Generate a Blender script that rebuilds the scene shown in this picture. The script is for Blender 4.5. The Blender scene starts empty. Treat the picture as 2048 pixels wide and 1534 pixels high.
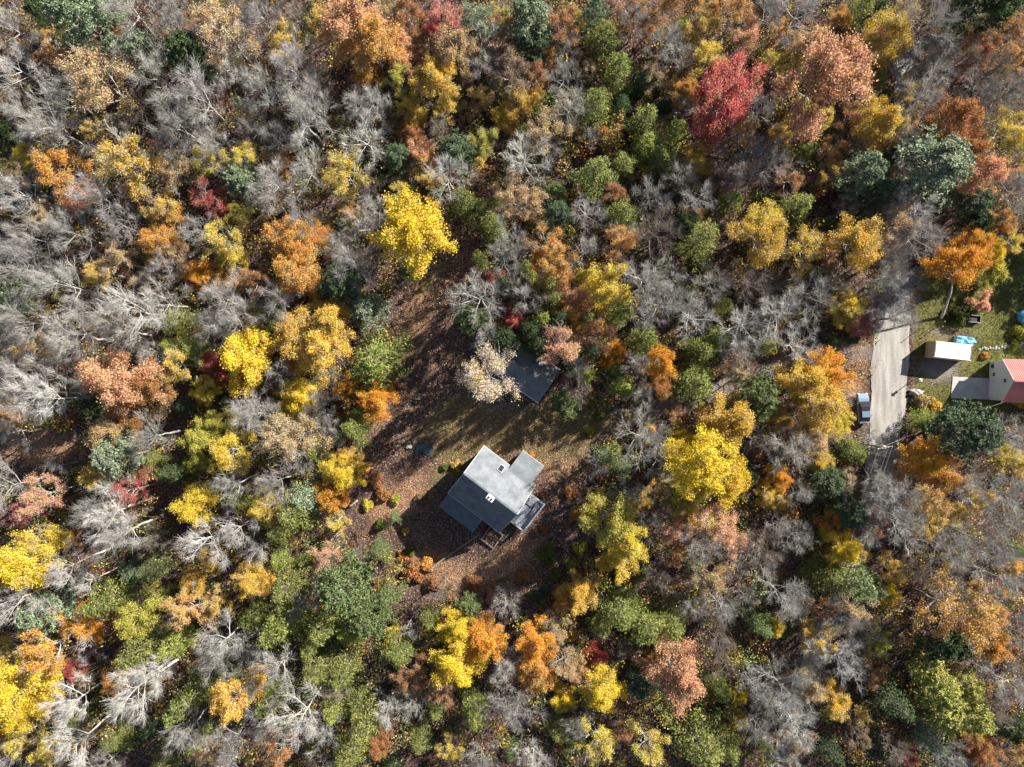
import bpy, bmesh, math, random
import numpy as np
from mathutils import Vector, Matrix

scene = bpy.context.scene
COL = scene.collection
R = math.radians

# ------------------------------------------------------------------ camera, sky, sun, exposure
CAM_H = 105.0
PPM = 13.0                       # photo pixels per metre on the ground
cam_d = bpy.data.cameras.new('camera')
cam = bpy.data.objects.new('camera', cam_d)
COL.objects.link(cam)
cam.location = (0, 0, CAM_H)
cam.rotation_euler = (0, 0, 0)
cam_d.sensor_width = 36
cam_d.lens = 36 * CAM_H / (2048 / PPM)
cam_d.clip_start = 0.5
cam_d.clip_end = 6000
scene.camera = cam

SUN_EL, SUN_DIR = R(29), Vector((0.80, 0.60, 0)).normalized()     # where the sun stands
world = bpy.data.worlds.new('World')
scene.world = world
world.use_nodes = True
wn, wl = world.node_tree.nodes, world.node_tree.links
bg = wn['Background']
sky = wn.new('ShaderNodeTexSky')
sky.sky_type = 'NISHITA'
sky.sun_disc = False
sky.sun_elevation = SUN_EL
sky.sun_rotation = math.atan2(SUN_DIR.x, SUN_DIR.y)
sky.air_density = 1.0
sky.dust_density = 1.0
sky.ozone_density = 1.0
wl.new(sky.outputs[0], bg.inputs[0])
bg.inputs[1].default_value = 0.05
sun_d = bpy.data.lights.new('sun', 'SUN')
sun_d.energy = 5.0
sun_d.angle = R(0.5)
sun_d.color = (1.0, 0.95, 0.87)
sun = bpy.data.objects.new('sun', sun_d)
COL.objects.link(sun)
sv = Vector((SUN_DIR.x * math.cos(SUN_EL), SUN_DIR.y * math.cos(SUN_EL), math.sin(SUN_EL)))
sun.rotation_euler = sv.to_track_quat('Z', 'Y').to_euler()
sun.location = (60, 45, 90)
scene.view_settings.view_transform = 'Standard'
scene.view_settings.look = 'None'
scene.view_settings.exposure = 1.4
scene.view_settings.gamma = 1
scene.view_settings.use_curve_mapping = False
cy = scene.cycles
cy.max_bounces = 5
cy.diffuse_bounces = 3
cy.transmission_bounces = 3
cy.glossy_bounces = 2
cy.transparent_max_bounces = 4

# ------------------------------------------------------------------ helpers
def G(px, py, h=0.0):
    """photo pixel of a point at height h -> world x, y"""
    k = (CAM_H - h) / CAM_H / PPM
    return ((px - 1024) * k, (767 - py) * k)

def lin(c):
    return tuple(((v / 255) / 12.92 if v / 255 <= 0.04045 else ((v / 255 + 0.055) / 1.055) ** 2.4) for v in c)

def link(o, parent=None):
    COL.objects.link(o)
    if parent is not None:
        o.parent = parent
    return o

def tag(o, label=None, cat=None, group=None, kind=None):
    if label: o['label'] = label
    if cat: o['category'] = cat
    if group: o['group'] = group
    if kind: o['kind'] = kind
    return o

def empty(name, x, y, z=0.0, rz=0.0):
    o = bpy.data.objects.new(name, None)
    o.empty_display_size = 0.3
    o.location = (x, y, z)
    o.rotation_euler = (0, 0, rz)
    COL.objects.link(o)
    return o

def mesh_np(name, V, F, smooth=False, colors=None):
    V = np.asarray(V, dtype=np.float32).reshape(-1, 3)
    F = np.asarray(F, dtype=np.int32)
    me = bpy.data.meshes.new(name)
    n, k = F.shape
    me.vertices.add(len(V)); me.vertices.foreach_set('co', V.ravel())
    me.loops.add(n * k); me.loops.foreach_set('vertex_index', F.ravel())
    me.polygons.add(n)
    me.polygons.foreach_set('loop_start', np.arange(0, n * k, k, dtype=np.int32))
    me.polygons.foreach_set('loop_total', np.full(n, k, dtype=np.int32))
    if smooth:
        me.polygons.foreach_set('use_smooth', np.ones(n, dtype=bool))
    if colors is not None:
        a = me.color_attributes.new('tint', 'FLOAT_COLOR', 'POINT')
        c = np.ones((len(V), 4), dtype=np.float32); c[:, :3] = colors
        a.data.foreach_set('color', c.ravel())
    me.update(calc_edges=True)
    return me

def obj_me(name, me, mat, parent=None):
    if mat is not None and not me.materials:
        me.materials.append(mat)
    return link(bpy.data.objects.new(name, me), parent)

class MB:
    """collects shapes, builds ONE mesh object"""
    def __init__(s): s.bm = bmesh.new()
    def box(s, c, d, rz=0.0, bev=0.0, rx=0.0, ry=0.0):
        m = Matrix.Translation(c) @ Matrix.Rotation(rz, 4, 'Z') @ Matrix.Rotation(ry, 4, 'Y') @ Matrix.Rotation(rx, 4, 'X') @ Matrix.Diagonal((d[0], d[1], d[2], 1))
        g = bmesh.ops.create_cube(s.bm, size=1, matrix=m)
        if bev > 0:
            es = list({e for v in g['verts'] for e in v.link_edges})
            bmesh.ops.bevel(s.bm, geom=es, offset=bev, segments=1, affect='EDGES')
        return s
    def prism(s, pts, z0, z1):
        """vertical prism over polygon pts; z0, z1 numbers or lists"""
        n = len(pts)
        a = [z0] * n if not hasattr(z0, '__len__') else z0
        b = [z1] * n if not hasattr(z1, '__len__') else z1
        lo = [s.bm.verts.new((p[0], p[1], a[i])) for i, p in enumerate(pts)]
        hi = [s.bm.verts.new((p[0], p[1], b[i])) for i, p in enumerate(pts)]
        s.bm.faces.new(lo[::-1]); s.bm.faces.new(hi)
        for i in range(n):
            j = (i + 1) % n
            s.bm.faces.new((lo[i], lo[j], hi[j], hi[i]))
        return s
    def slab(s, quad, t):
        """plate with four top corners (3D) and thickness t downwards"""
        q = [Vector(p) for p in quad]
        hi = [s.bm.verts.new(p) for p in q]
        lo = [s.bm.verts.new(p - Vector((0, 0, t))) for p in q]
        n = len(q)
        s.bm.faces.new(hi); s.bm.faces.new(lo[::-1])
        for i in range(n):
            j = (i + 1) % n
            s.bm.faces.new((lo[i], lo[j], hi[j], hi[i]))
        return s
    def tube(s, pts, r, k=8, r1=None, cap=True):
        pts = [Vector(p) for p in pts]
        rings = []
        for i, p in enumerate(pts):
            d = (pts[min(i + 1, len(pts) - 1)] - pts[max(i - 1, 0)]).normalized()
            u = d.orthogonal().normalized(); w = d.cross(u)
            rr = r if r1 is None else r + (r1 - r) * i / max(1, len(pts) - 1)
            if hasattr(rr, '__len__'): rr = rr[i]
            rings.append([s.bm.verts.new(p + (u * math.cos(2 * math.pi * a / k) + w * math.sin(2 * math.pi * a / k)) * rr) for a in range(k)])
        for A, B in zip(rings, rings[1:]):
            for a in range(k):
                b = (a + 1) % k
                s.bm.faces.new((A[a], A[b], B[b], B[a]))
        if cap:
            s.bm.faces.new(rings[0][::-1]); s.bm.faces.new(rings[-1])
        return s
    def build(s, name, mat, parent=None, smooth=False):
        bmesh.ops.recalc_face_normals(s.bm, faces=s.bm.faces)
        me = bpy.data.meshes.new(name)
        s.bm.to_mesh(me); s.bm.free()
        if smooth:
            for p in me.polygons: p.use_smooth = True
        return obj_me(name, me, mat, parent)

# ------------------------------------------------------------------ materials
def mat_new(name):
    m = bpy.data.materials.new(name); m.use_nodes = True
    nt = m.node_tree
    return m, nt, nt.nodes, nt.links, nt.nodes['Principled BSDF']

def noise_mat(name, cols, scale=4.0, rough=0.8, detail=6, metal=0.0, bump=0.0, spec=0.3, stretch=None, fine=0.25, fine_scale=40, pos=(0.3, 0.7)):
    m, nt, N, L, B = mat_new(name)
    tc = N.new('ShaderNodeTexCoord'); mp = N.new('ShaderNodeMapping')
    L.new(tc.outputs['Object'], mp.inputs[0])
    if stretch: mp.inputs['Scale'].default_value = stretch
    no = N.new('ShaderNodeTexNoise'); no.inputs['Scale'].default_value = scale; no.inputs['Detail'].default_value = detail
    L.new(mp.outputs[0], no.inputs['Vector'])
    cr = N.new('ShaderNodeValToRGB')
    e = cr.color_ramp.elements
    e[0].color = (*cols[0], 1); e[0].position = pos[0]
    e[1].color = (*cols[-1], 1); e[1].position = pos[1]
    for i, c in enumerate(cols[1:-1]):
        x = e.new(pos[0] + (pos[1] - pos[0]) * (i + 1) / (len(cols) - 1)); x.color = (*c, 1)
    L.new(no.outputs['Fac'], cr.inputs[0])
    n2 = N.new('ShaderNodeTexNoise'); n2.inputs['Scale'].default_value = fine_scale; n2.inputs['Detail'].default_value = 3
    L.new(tc.outputs['Object'], n2.inputs['Vector'])
    mr = N.new('ShaderNodeMapRange'); mr.inputs[3].default_value = 1 - fine; mr.inputs[4].default_value = 1 + fine
    mr.inputs[1].default_value = 0.3; mr.inputs[2].default_value = 0.7
    L.new(n2.outputs['Fac'], mr.inputs[0])
    mx = N.new('ShaderNodeVectorMath'); mx.operation = 'SCALE'
    L.new(cr.outputs[0], mx.inputs[0]); L.new(mr.outputs[0], mx.inputs['Scale'])
    L.new(mx.outputs[0], B.inputs['Base Color'])
    B.inputs['Roughness'].default_value = rough
    B.inputs['Metallic'].default_value = metal
    B.inputs['Specular IOR Level'].default_value = spec
    if bump:
        bp = N.new('ShaderNodeBump'); bp.inputs['Strength'].default_value = bump; bp.inputs['Distance'].default_value = 0.05
        L.new(n2.outputs['Fac'], bp.inputs['Height']); L.new(bp.outputs[0], B.inputs['Normal'])
    return m

def foliage_mat(name, translucency=0.35, clump=0.9, use_tint=False, vary=0.45):
    """colour from the object's own colour, a second colour in clumps, and per-leaf variation"""
    m, nt, N, L, B = mat_new(name)
    out = N['Material Output']; N.remove(B)
    if use_tint:
        at = N.new('ShaderNodeAttribute'); at.attribute_name = 'tint'; c1 = at.outputs['Color']
    else:
        oi = N.new('ShaderNodeObjectInfo'); c1 = oi.outputs['Color']
    geo = N.new('ShaderNodeNewGeometry')
    col = c1
    if not use_tint:
        a2 = N.new('ShaderNodeAttribute'); a2.attribute_type = 'OBJECT'; a2.attribute_name = 'color_b'
        no = N.new('ShaderNodeTexNoise'); no.inputs['Scale'].default_value = clump; no.inputs['Detail'].default_value = 2
        L.new(geo.outputs['Position'], no.inputs['Vector'])
        mr = N.new('ShaderNodeMapRange'); mr.inputs[1].default_value = 0.47; mr.inputs[2].default_value = 0.62
        L.new(no.outputs['Fac'], mr.inputs[0])
        mx = N.new('ShaderNodeMix'); mx.data_type = 'RGBA'
        L.new(mr.outputs[0], mx.inputs['Factor']); L.new(c1, mx.inputs['A']); L.new(a2.outputs['Color'], mx.inputs['B'])
        col = mx.outputs['Result']
    hs = N.new('ShaderNodeHueSaturation')
    L.new(col, hs.inputs['Color'])
    r1 = N.new('ShaderNodeMapRange'); r1.inputs[3].default_value = 0.482; r1.inputs[4].default_value = 0.518
    r2 = N.new('ShaderNodeMapRange'); r2.inputs[3].default_value = 1 - vary; r2.inputs[4].default_value = 1 + vary
    wn_ = N.new('ShaderNodeTexWhiteNoise'); wn_.noise_dimensions = '1D'
    L.new(geo.outputs['Random Per Island'], wn_.inputs['W'])
    L.new(geo.outputs['Random Per Island'], r1.inputs[0]); L.new(wn_.outputs['Value'], r2.inputs[0])
    L.new(r1.outputs[0], hs.inputs['Hue']); L.new(r2.outputs[0], hs.inputs['Value'])
    d = N.new('ShaderNodeBsdfDiffuse'); t = N.new('ShaderNodeBsdfTranslucent'); ms = N.new('ShaderNodeMixShader')
    L.new(hs.outputs[0], d.inputs[0]); L.new(hs.outputs[0], t.inputs[0])
    ms.inputs[0].default_value = translucency
    L.new(d.outputs[0], ms.inputs[1]); L.new(t.outputs[0], ms.inputs[2])
    L.new(ms.outputs[0], out.inputs['Surface'])
    return m

def bark_mat(name):
    m, nt, N, L, B = mat_new(name)
    oi = N.new('ShaderNodeObjectInfo'); geo = N.new('ShaderNodeNewGeometry')
    no = N.new('ShaderNodeTexNoise'); no.inputs['Scale'].default_value = 1.3; no.inputs['Detail'].default_value = 5
    L.new(geo.outputs['Position'], no.inputs['Vector'])
    mr = N.new('ShaderNodeMapRange'); mr.inputs[1].default_value = .3; mr.inputs[2].default_value = .7; mr.inputs[3].default_value = 0.6; mr.inputs[4].default_value = 1.3
    L.new(no.outputs['Fac'], mr.inputs[0])
    vm = N.new('ShaderNodeVectorMath'); vm.operation = 'SCALE'
    L.new(oi.outputs['Color'], vm.inputs[0]); L.new(mr.outputs[0], vm.inputs['Scale'])
    L.new(vm.outputs[0], B.inputs['Base Color'])
    B.inputs['Roughness'].default_value = 0.9; B.inputs['Specular IOR Level'].default_value = 0.1
    return m

M = {}
M['leaf'] = foliage_mat('autumn_leaves', 0.3, 0.55)
M['needle'] = foliage_mat('conifer_needles', 0.15, 1.1, vary=0.55)
M['tint'] = foliage_mat('loose_leaves', 0.2, use_tint=True, vary=0.5)
M['bark'] = bark_mat('bark')
M['shingle'] = noise_mat('grey_shingles', [(.12, .135, .15), (.16, .178, .192), (.205, .222, .232)], 0.8, 0.9, fine=0.13, fine_scale=9, bump=0.2, stretch=(1, 1, 1))
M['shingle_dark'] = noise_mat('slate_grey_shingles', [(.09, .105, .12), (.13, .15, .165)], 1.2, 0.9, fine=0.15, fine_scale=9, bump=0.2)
M['siding'] = noise_mat('brown_siding', [(.13, .09, .06), (.2, .15, .1)], 2, 0.8, stretch=(1, 1, 8))
M['white'] = noise_mat('white_paint', [(.66, .68, .7), (.76, .77, .78)], 0.7, 0.6, fine=0.04)
M['trim'] = noise_mat('pale_trim', [(.55, .55, .55), (.65, .65, .64)], 2, 0.6, fine=0.05)
M['deck'] = noise_mat('weathered_deck_wood', [(.22, .25, .29), (.33, .37, .41)], 3, 0.8, fine=0.2, fine_scale=12)
M['rail'] = noise_mat('weathered_rail_wood', [(.36, .38, .4), (.5, .51, .52)], 3, 0.8)
M['glass'] = noise_mat('dark_glass', [(.02, .025, .03), (.04, .05, .06)], 1, 0.12, spec=0.6, fine=0.05)
M['concrete'] = noise_mat('pale_concrete', [(.4, .39, .37), (.5, .48, .46)], 0.8, 0.9, fine=0.08, fine_scale=8)
M['red'] = noise_mat('red_metal_roof', [(.42, .13, .115), (.5, .18, .16)], 0.7, 0.35, fine=0.06, spec=0.5)
M['cream'] = noise_mat('cream_container_paint', [(.66, .63, .56), (.72, .69, .62)], 0.8, 0.5, fine=0.05)
M['tan_shade'] = noise_mat('tan_shade_container_paint', [(.46, .38, .26), (.54, .45, .32)], 0.8, 0.6, fine=0.06)  # cream toned down to tan as painted shade; also on rails and seams
M['black'] = noise_mat('black_plastic', [(.015, .015, .017), (.04, .04, .045)], 4, 0.6)
M['darkmetal'] = noise_mat('dark_metal', [(.05, .05, .055), (.09, .09, .1)], 4, 0.5, metal=0.5)
M['brick'] = noise_mat('pale_chimney_render', [(.62, .56, .52), (.75, .7, .66)], 3, 0.9)
M['tarp'] = noise_mat('blue_tarp', [(.02, .16, .42), (.06, .38, .68), (.5, .72, .85)], 2.6, 0.4, fine=0.15, fine_scale=7, bump=0.4, pos=(.36, .66))
M['oldtarp'] = noise_mat('faded_blue_tarp', [(.03, .045, .06), (.07, .10, .13)], 2.2, 0.6, fine=0.3, fine_scale=6)
M['stone'] = noise_mat('pale_stone', [(.22, .22, .2), (.38, .37, .34)], 3, 0.9)
M['timber'] = noise_mat('weathered_timber', [(.16, .13, .11), (.28, .23, .19)], 3, 0.9)
M['pole'] = noise_mat('grey_pole_wood', [(.22, .19, .16), (.33, .29, .25)], 3, 0.9)
M['logbark'] = noise_mat('pale_log_bark', [(.45, .42, .38), (.66, .63, .58)], 3, 0.9, fine=.3, fine_scale=5)
M['carpaint'] = noise_mat('silver_blue_car_paint', [(.20, .27, .35), (.24, .32, .40)], 0.5, 0.25, fine=0.02, metal=0.35, spec=0.6)
M['tyre'] = noise_mat('tyre_rubber', [(.015, .015, .015), (.03, .03, .03)], 8, 0.9)
M['lamp'] = noise_mat('lamp_glass', [(.7, .7, .68), (.8, .8, .78)], 3, 0.2, spec=0.6)
M['redlamp'] = noise_mat('red_lamp_glass', [(.35, .01, .01), (.45, .02, .02)], 3, 0.2, spec=0.6)
M['grey'] = noise_mat('grey_galvanised_metal', [(.5, .51, .52), (.62, .63, .64)], 3, 0.45, metal=0.3)
# ------------------------------------------------------------------ ground zones (photo pixel polygons on the ground)
CLEAR = [(893,430),(955,430),(955,520),(932,600),(930,715),(1030,700),(1120,735),(1135,850),(1240,835),(1190,900),(1172,960),(1160,1060),(1120,1150),(1060,1210),(980,1215),(900,1180),(845,1150),(780,1090),(700,1015),(712,900),(785,810),(830,700),(790,640),(800,580),(862,500)]
ROAD = [(1812,90,34),(1800,300,34),(1790,480,40),(1792,600,60),(1780,690,80),(1778,760,74),(1774,860,62),(1752,980,54),(1728,1080,40),(1668,1220,36),(1612,1340,36),(1570,1470,36),(1555,1560,36)]
DRIVE = [(1740,705,40),(1640,700,44),(1520,745,42),(1400,795,42),(1280,825,44),(1170,850,50),(1060,850,60),(960,845,70)]
LAWN = [(1842,530),(1890,480),(2080,470),(2080,735),(1990,850),(1900,830),(1858,850),(1822,870),(1826,690)]
PATCH = [(0,862),(120,850),(200,895),(190,945),(0,950)]

def in_poly(x, y, poly):
    x = np.asarray(x, dtype=float); y = np.asarray(y, dtype=float)
    inside = np.zeros(x.shape, bool)
    n = len(poly)
    for i in range(n):
        x0, y0 = poly[i]; x1, y1 = poly[(i + 1) % n]
        c = ((y0 > y) != (y1 > y)) & (x < (x1 - x0) * (y - y0) / ((y1 - y0) or 1e-9) + x0)
        inside ^= c
    return inside

def dist_line(x, y, line):
    """signed distance to the edge of a varying-width band, negative inside"""
    best = np.full(np.asarray(x, dtype=float).shape, 1e9)
    for (x0, y0, w0), (x1, y1, w1) in zip(line, line[1:]):
        dx, dy = x1 - x0, y1 - y0
        t = np.clip(((x - x0) * dx + (y - y0) * dy) / (dx * dx + dy * dy), 0, 1)
        d = np.hypot(x - (x0 + t * dx), y - (y0 + t * dy)) - (w0 + t * (w1 - w0)) / 2
        best = np.minimum(best, d)
    return best

def open_ground(px, py):
    return in_poly(px, py, CLEAR) | in_poly(px, py, LAWN) | in_poly(px, py, PATCH) | (dist_line(px, py, ROAD) < 6) | (dist_line(px, py, DRIVE) < 2)

def grid_axis(lo, hi, step, far):
    inner = np.arange(lo, hi + step / 2, step)
    out = [lo - d for d in (2, 6, 14, 30, 70, 160, 400, far)][::-1]
    out2 = [hi + d for d in (2, 6, 14, 30, 70, 160, 400, far)]
    return np.concatenate([out, inner, out2])

gx = grid_axis(-84, 84, 0.5, 2500); gy = grid_axis(-66, 66, 0.5, 2500)
X, Y = np.meshgrid(gx, gy)
PX = X * PPM + 1024; PY = 767 - Y * PPM

def blur(a, n):
    for _ in range(n):
        b = a.copy()
        b[1:-1, 1:-1] = (a[1:-1, 1:-1] * 2 + a[:-2, 1:-1] + a[2:, 1:-1] + a[1:-1, :-2] + a[1:-1, 2:]) / 6
        a = b
    return a

def blob(cx, cy, rx, ry, a=0):
    c, s = math.cos(R(a)), math.sin(R(a))
    u = (PX - cx) * c + (PY - cy) * s; v = -(PX - cx) * s + (PY - cy) * c
    return np.exp(-((u / rx) ** 2 + (v / ry) ** 2))

opn = open_ground(PX, PY).astype(float)
wood = 1 - blur(opn, 8)
Z = wood ** 2 * (0.35 * np.sin(X * 0.21 + 1.3 * np.sin(Y * 0.13)) * np.cos(Y * 0.17) + 0.12 * np.sin(X * 0.9 + 2 * np.sin(Y * .7)) - 0.1)
Z -= 1.9 * blob(815, 1115, 95, 72, -30)
Z[(np.abs(X) > 90) | (np.abs(Y) > 70)] = -0.1

dry = np.clip(blob(1050, 850, 130, 42, -18) + blob(905, 850, 75, 55, -35) + blob(900, 940, 60, 18, -38) + blob(1120, 880, 70, 50) + .7 * blob(860, 560, 60, 20, -50) + .5 * blob(1250, 835, 80, 25, -15) + .5 * blob(850, 690, 70, 20, -60), 0, 1)
lawn = blur(in_poly(PX, PY, LAWN).astype(float), 3) * (1 - .8 * blob(1880, 740, 60, 40)) * (1 - .6 * blob(1900, 665, 70, 22))
gravel = np.clip(blob(985, 845, 62, 30, -35) * 1.1 + blob(1880, 735, 60, 42) + blob(1860, 668, 40, 22) + (dist_line(PX, PY, DRIVE) < 0) * 0.55, 0, 1)
gravel = blur(gravel, 2)
fresh = np.clip(blob(860, 1140, 60, 40) + blob(1705, 760, 40, 110) + blob(800, 1000, 90, 45, -40) + .8 * blob(830, 640, 40, 120, 25) + .9 * blob(1010, 1130, 110, 40, -30) + blob(1850, 820, 30, 60) + .9 * blob(1120, 930, 60, 40) + 0.8 * blob(1840, 690, 18, 30) + .8 * blob(80, 890, 120, 45) + blob(740, 830, 40, 30), 0, 1)
nx, ny = len(gx), len(gy)
I = np.arange(nx * ny).reshape(ny, nx)
F = np.stack([I[:-1, :-1], I[:-1, 1:], I[1:, 1:], I[1:, :-1]], -1).reshape(-1, 4)
ground_me = mesh_np('ground', np.stack([X, Y, Z], -1).reshape(-1, 3), F, smooth=True, colors=np.stack([np.maximum(dry, lawn), gravel, fresh], -1).reshape(-1, 3))
a = ground_me.attributes.new('lawn', 'FLOAT', 'POINT'); a.data.foreach_set('value', lawn.ravel().astype(np.float32))

def ground_z(x, y):
    i = int(np.clip(np.searchsorted(gx, x) - 1, 0, nx - 2)); j = int(np.clip(np.searchsorted(gy, y) - 1, 0, ny - 2))
    u = (x - gx[i]) / (gx[i + 1] - gx[i]); v = (y - gy[j]) / (gy[j + 1] - gy[j])
    return float(Z[j, i] * (1 - u) * (1 - v) + Z[j, i + 1] * u * (1 - v) + Z[j + 1, i] * (1 - u) * v + Z[j + 1, i + 1] * u * v)

def ground_material():
    m, nt, N, L, B = mat_new('leaf_litter_and_grass')
    geo = N.new('ShaderNodeNewGeometry'); at = N.new('ShaderNodeAttribute'); at.attribute_name = 'tint'
    la = N.new('ShaderNodeAttribute'); la.attribute_name = 'lawn'
    sp = N.new('ShaderNodeSeparateColor'); L.new(at.outputs['Color'], sp.inputs[0])
    def noise(s, d=4, r=.55):
        n = N.new('ShaderNodeTexNoise'); n.inputs['Scale'].default_value = s; n.inputs['Detail'].default_value = d; n.inputs['Roughness'].default_value = r
        L.new(geo.outputs['Position'], n.inputs['Vector']); return n.outputs['Fac']
    def ramp(f, stops):
        r = N.new('ShaderNodeValToRGB'); e = r.color_ramp.elements
        e[0].position, e[0].color = stops[0][0], (*stops[0][1], 1)
        e[1].position, e[1].color = stops[-1][0], (*stops[-1][1], 1)
        for p, c in stops[1:-1]: e.new(p).color = (*c, 1)
        L.new(f, r.inputs[0]); return r.outputs[0]
    def mix(f, a_, b_):
        x = N.new('ShaderNodeMix'); x.data_type = 'RGBA'
        L.new(f, x.inputs['Factor']); L.new(a_, x.inputs['A']); L.new(b_, x.inputs['B']); return x.outputs['Result']
    def edge(v, n, lo=.35, hi=.6):
        ad = N.new('ShaderNodeMath'); ad.operation = 'MULTIPLY_ADD'; ad.inputs[1].default_value = 0.75
        L.new(n, ad.inputs[0]); s2 = N.new('ShaderNodeMath'); s2.operation = 'ADD'; s2.inputs[1].default_value = -0.375
        ad.inputs[2].default_value = 0
        s3 = N.new('ShaderNodeMath'); s3.operation = 'ADD'
        L.new(ad.outputs[0], s2.inputs[0]); L.new(s2.outputs[0], s3.inputs[0]); L.new(v, s3.inputs[1])
        mr = N.new('ShaderNodeMapRange'); mr.inputs[1].default_value = lo; mr.inputs[2].default_value = hi
        L.new(s3.outputs[0], mr.inputs[0]); return mr.outputs[0]
    vo = N.new('ShaderNodeTexVoronoi'); vo.inputs['Scale'].default_value = 6.5
    L.new(geo.outputs['Position'], vo.inputs['Vector'])
    sv_ = N.new('ShaderNodeSeparateColor'); L.new(vo.outputs['Color'], sv_.inputs[0])
    litter = ramp(sv_.outputs[0], [(0, (.04, .028, .03)), (.45, (.082, .052, .048)), (.8, (.13, .083, .064)), (.93, (.20, .14, .10)), (1, (.32, .25, .19))])
    orange = ramp(sv_.outputs[1], [(0, (.15, .085, .055)), (.5, (.27, .15, .09)), (.85, (.36, .21, .12)), (1, (.46, .33, .20))])
    drygrass = ramp(noise(2.2, 6, .7), [(.3, (.07, .054, .03)), (.5, (.165, .128, .062)), (.7, (.29, .22, .11))])
    green = ramp(noise(1.6, 6, .75), [(.3, (.05, .055, .02)), (.5, (.11, .115, .035)), (.72, (.22, .185, .075))])
    grav = ramp(noise(7, 5, .8), [(.3, (.12, .10, .09)), (.5, (.2, .175, .155)), (.7, (.31, .28, .25))])
    big = noise(.35, 4, .6); mid = noise(1.4, 5, .65)
    c = mix(edge(sp.outputs[2], mid, .3, .75), litter, orange)
    c = mix(edge(sp.outputs[1], mid, .3, .7), c, grav)
    gr = mix(la.outputs['Fac'], drygrass, green)
    c = mix(edge(sp.outputs[0], mid, .3, .62), c, gr)
    hs = N.new('ShaderNodeHueSaturation'); L.new(c, hs.inputs['Color'])
    mr = N.new('ShaderNodeMapRange'); mr.inputs[1].default_value = .3; mr.inputs[2].default_value = .7; mr.inputs[3].default_value = .72; mr.inputs[4].default_value = 1.28
    L.new(big, mr.inputs[0]); L.new(mr.outputs[0], hs.inputs['Value'])
    L.new(hs.outputs[0], B.inputs['Base Color'])
    B.inputs['Roughness'].default_value = 1; B.inputs['Specular IOR Level'].default_value = 0.05
    bp = N.new('ShaderNodeBump'); bp.inputs['Strength'].default_value = 0.7; bp.inputs['Distance'].default_value = 0.08
    L.new(vo.outputs['Distance'], bp.inputs['Height']); L.new(bp.outputs[0], B.inputs['Normal'])
    return m
ground = obj_me('ground', ground_me, ground_material()); tag(ground, kind='structure')

# the gravel road, a sheet a little above the ground
def road_material():
    m, nt, N, L, B = mat_new('pale_gravel_road')
    geo = N.new('ShaderNodeNewGeometry')
    mp = N.new('ShaderNodeMapping'); mp.inputs['Scale'].default_value = (1, .12, 1)
    L.new(geo.outputs['Position'], mp.inputs[0])
    n1 = N.new('ShaderNodeTexNoise'); n1.inputs['Scale'].default_value = 1.6; n1.inputs['Detail'].default_value = 6
    L.new(mp.outputs[0], n1.inputs['Vector'])
    r1 = N.new('ShaderNodeValToRGB'); e = r1.color_ramp.elements
    e[0].position = .35; e[0].color = (.255, .235, .21, 1); e[1].position = .68; e[1].color = (.40, .375, .34, 1)
    L.new(n1.outputs['Fac'], r1.inputs[0])
    n2 = N.new('ShaderNodeTexNoise'); n2.inputs['Scale'].default_value = 8; n2.inputs['Detail'].default_value = 5
    L.new(geo.outputs['Position'], n2.inputs['Vector'])
    mr = N.new('ShaderNodeMapRange'); mr.inputs[1].default_value = .3; mr.inputs[2].default_value = .7; mr.inputs[3].default_value = .8; mr.inputs[4].default_value = 1.2
    L.new(n2.outputs['Fac'], mr.inputs[0])
    vm = N.new('ShaderNodeVectorMath'); vm.operation = 'SCALE'; L.new(r1.outputs[0], vm.inputs[0]); L.new(mr.outputs[0], vm.inputs['Scale'])
    L.new(vm.outputs[0], B.inputs['Base Color']); B.inputs['Roughness'].default_value = .95
    B.inputs['Specular IOR Level'].default_value = .1
    return m
rng = np.random.default_rng(5)
pts = []
for (x0, y0, w0), (x1, y1, w1) in zip(ROAD, ROAD[1:]):
    n = max(2, int(math.hypot(x1 - x0, y1 - y0) / 8))
    for i in range(n):
        t = i / n; pts.append((x0 + (x1 - x0) * t, y0 + (y1 - y0) * t, w0 + (w1 - w0) * t))
pts = np.array(pts)
for k in range(3):
    q = np.array([np.convolve(np.pad(pts[:, c], 6, mode='edge'), np.ones(13) / 13, 'valid') for c in range(3)]).T
    pts = q
RV, RF = [], []
NW = 8
for i, (x, y, w) in enumerate(pts):
    d = pts[min(i + 1, len(pts) - 1)] - pts[max(i - 1, 0)]
    nrm = np.array([-d[1], d[0]]) / math.hypot(d[0], d[1])
    for j in range(NW + 1):
        f = (j / NW - .5) * w
        if j in (0, NW): f += 1.6 * math.sin(i * .55 + j) + rng.normal(0, .5)
        gx_, gy_ = G(x + nrm[0] * f, y + nrm[1] * f)
        RV.append((gx_, gy_, 0.05 + 0.05 * (1 - (2 * j / NW - 1) ** 2)))
for i in range(len(pts) - 1):
    for j in range(NW):
        a0 = i * (NW + 1) + j; RF.append((a0, a0 + 1, a0 + NW + 2, a0 + NW + 1))
road = obj_me('road', mesh_np('road', RV, RF, smooth=True), road_material()); tag(road, kind='structure')

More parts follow.
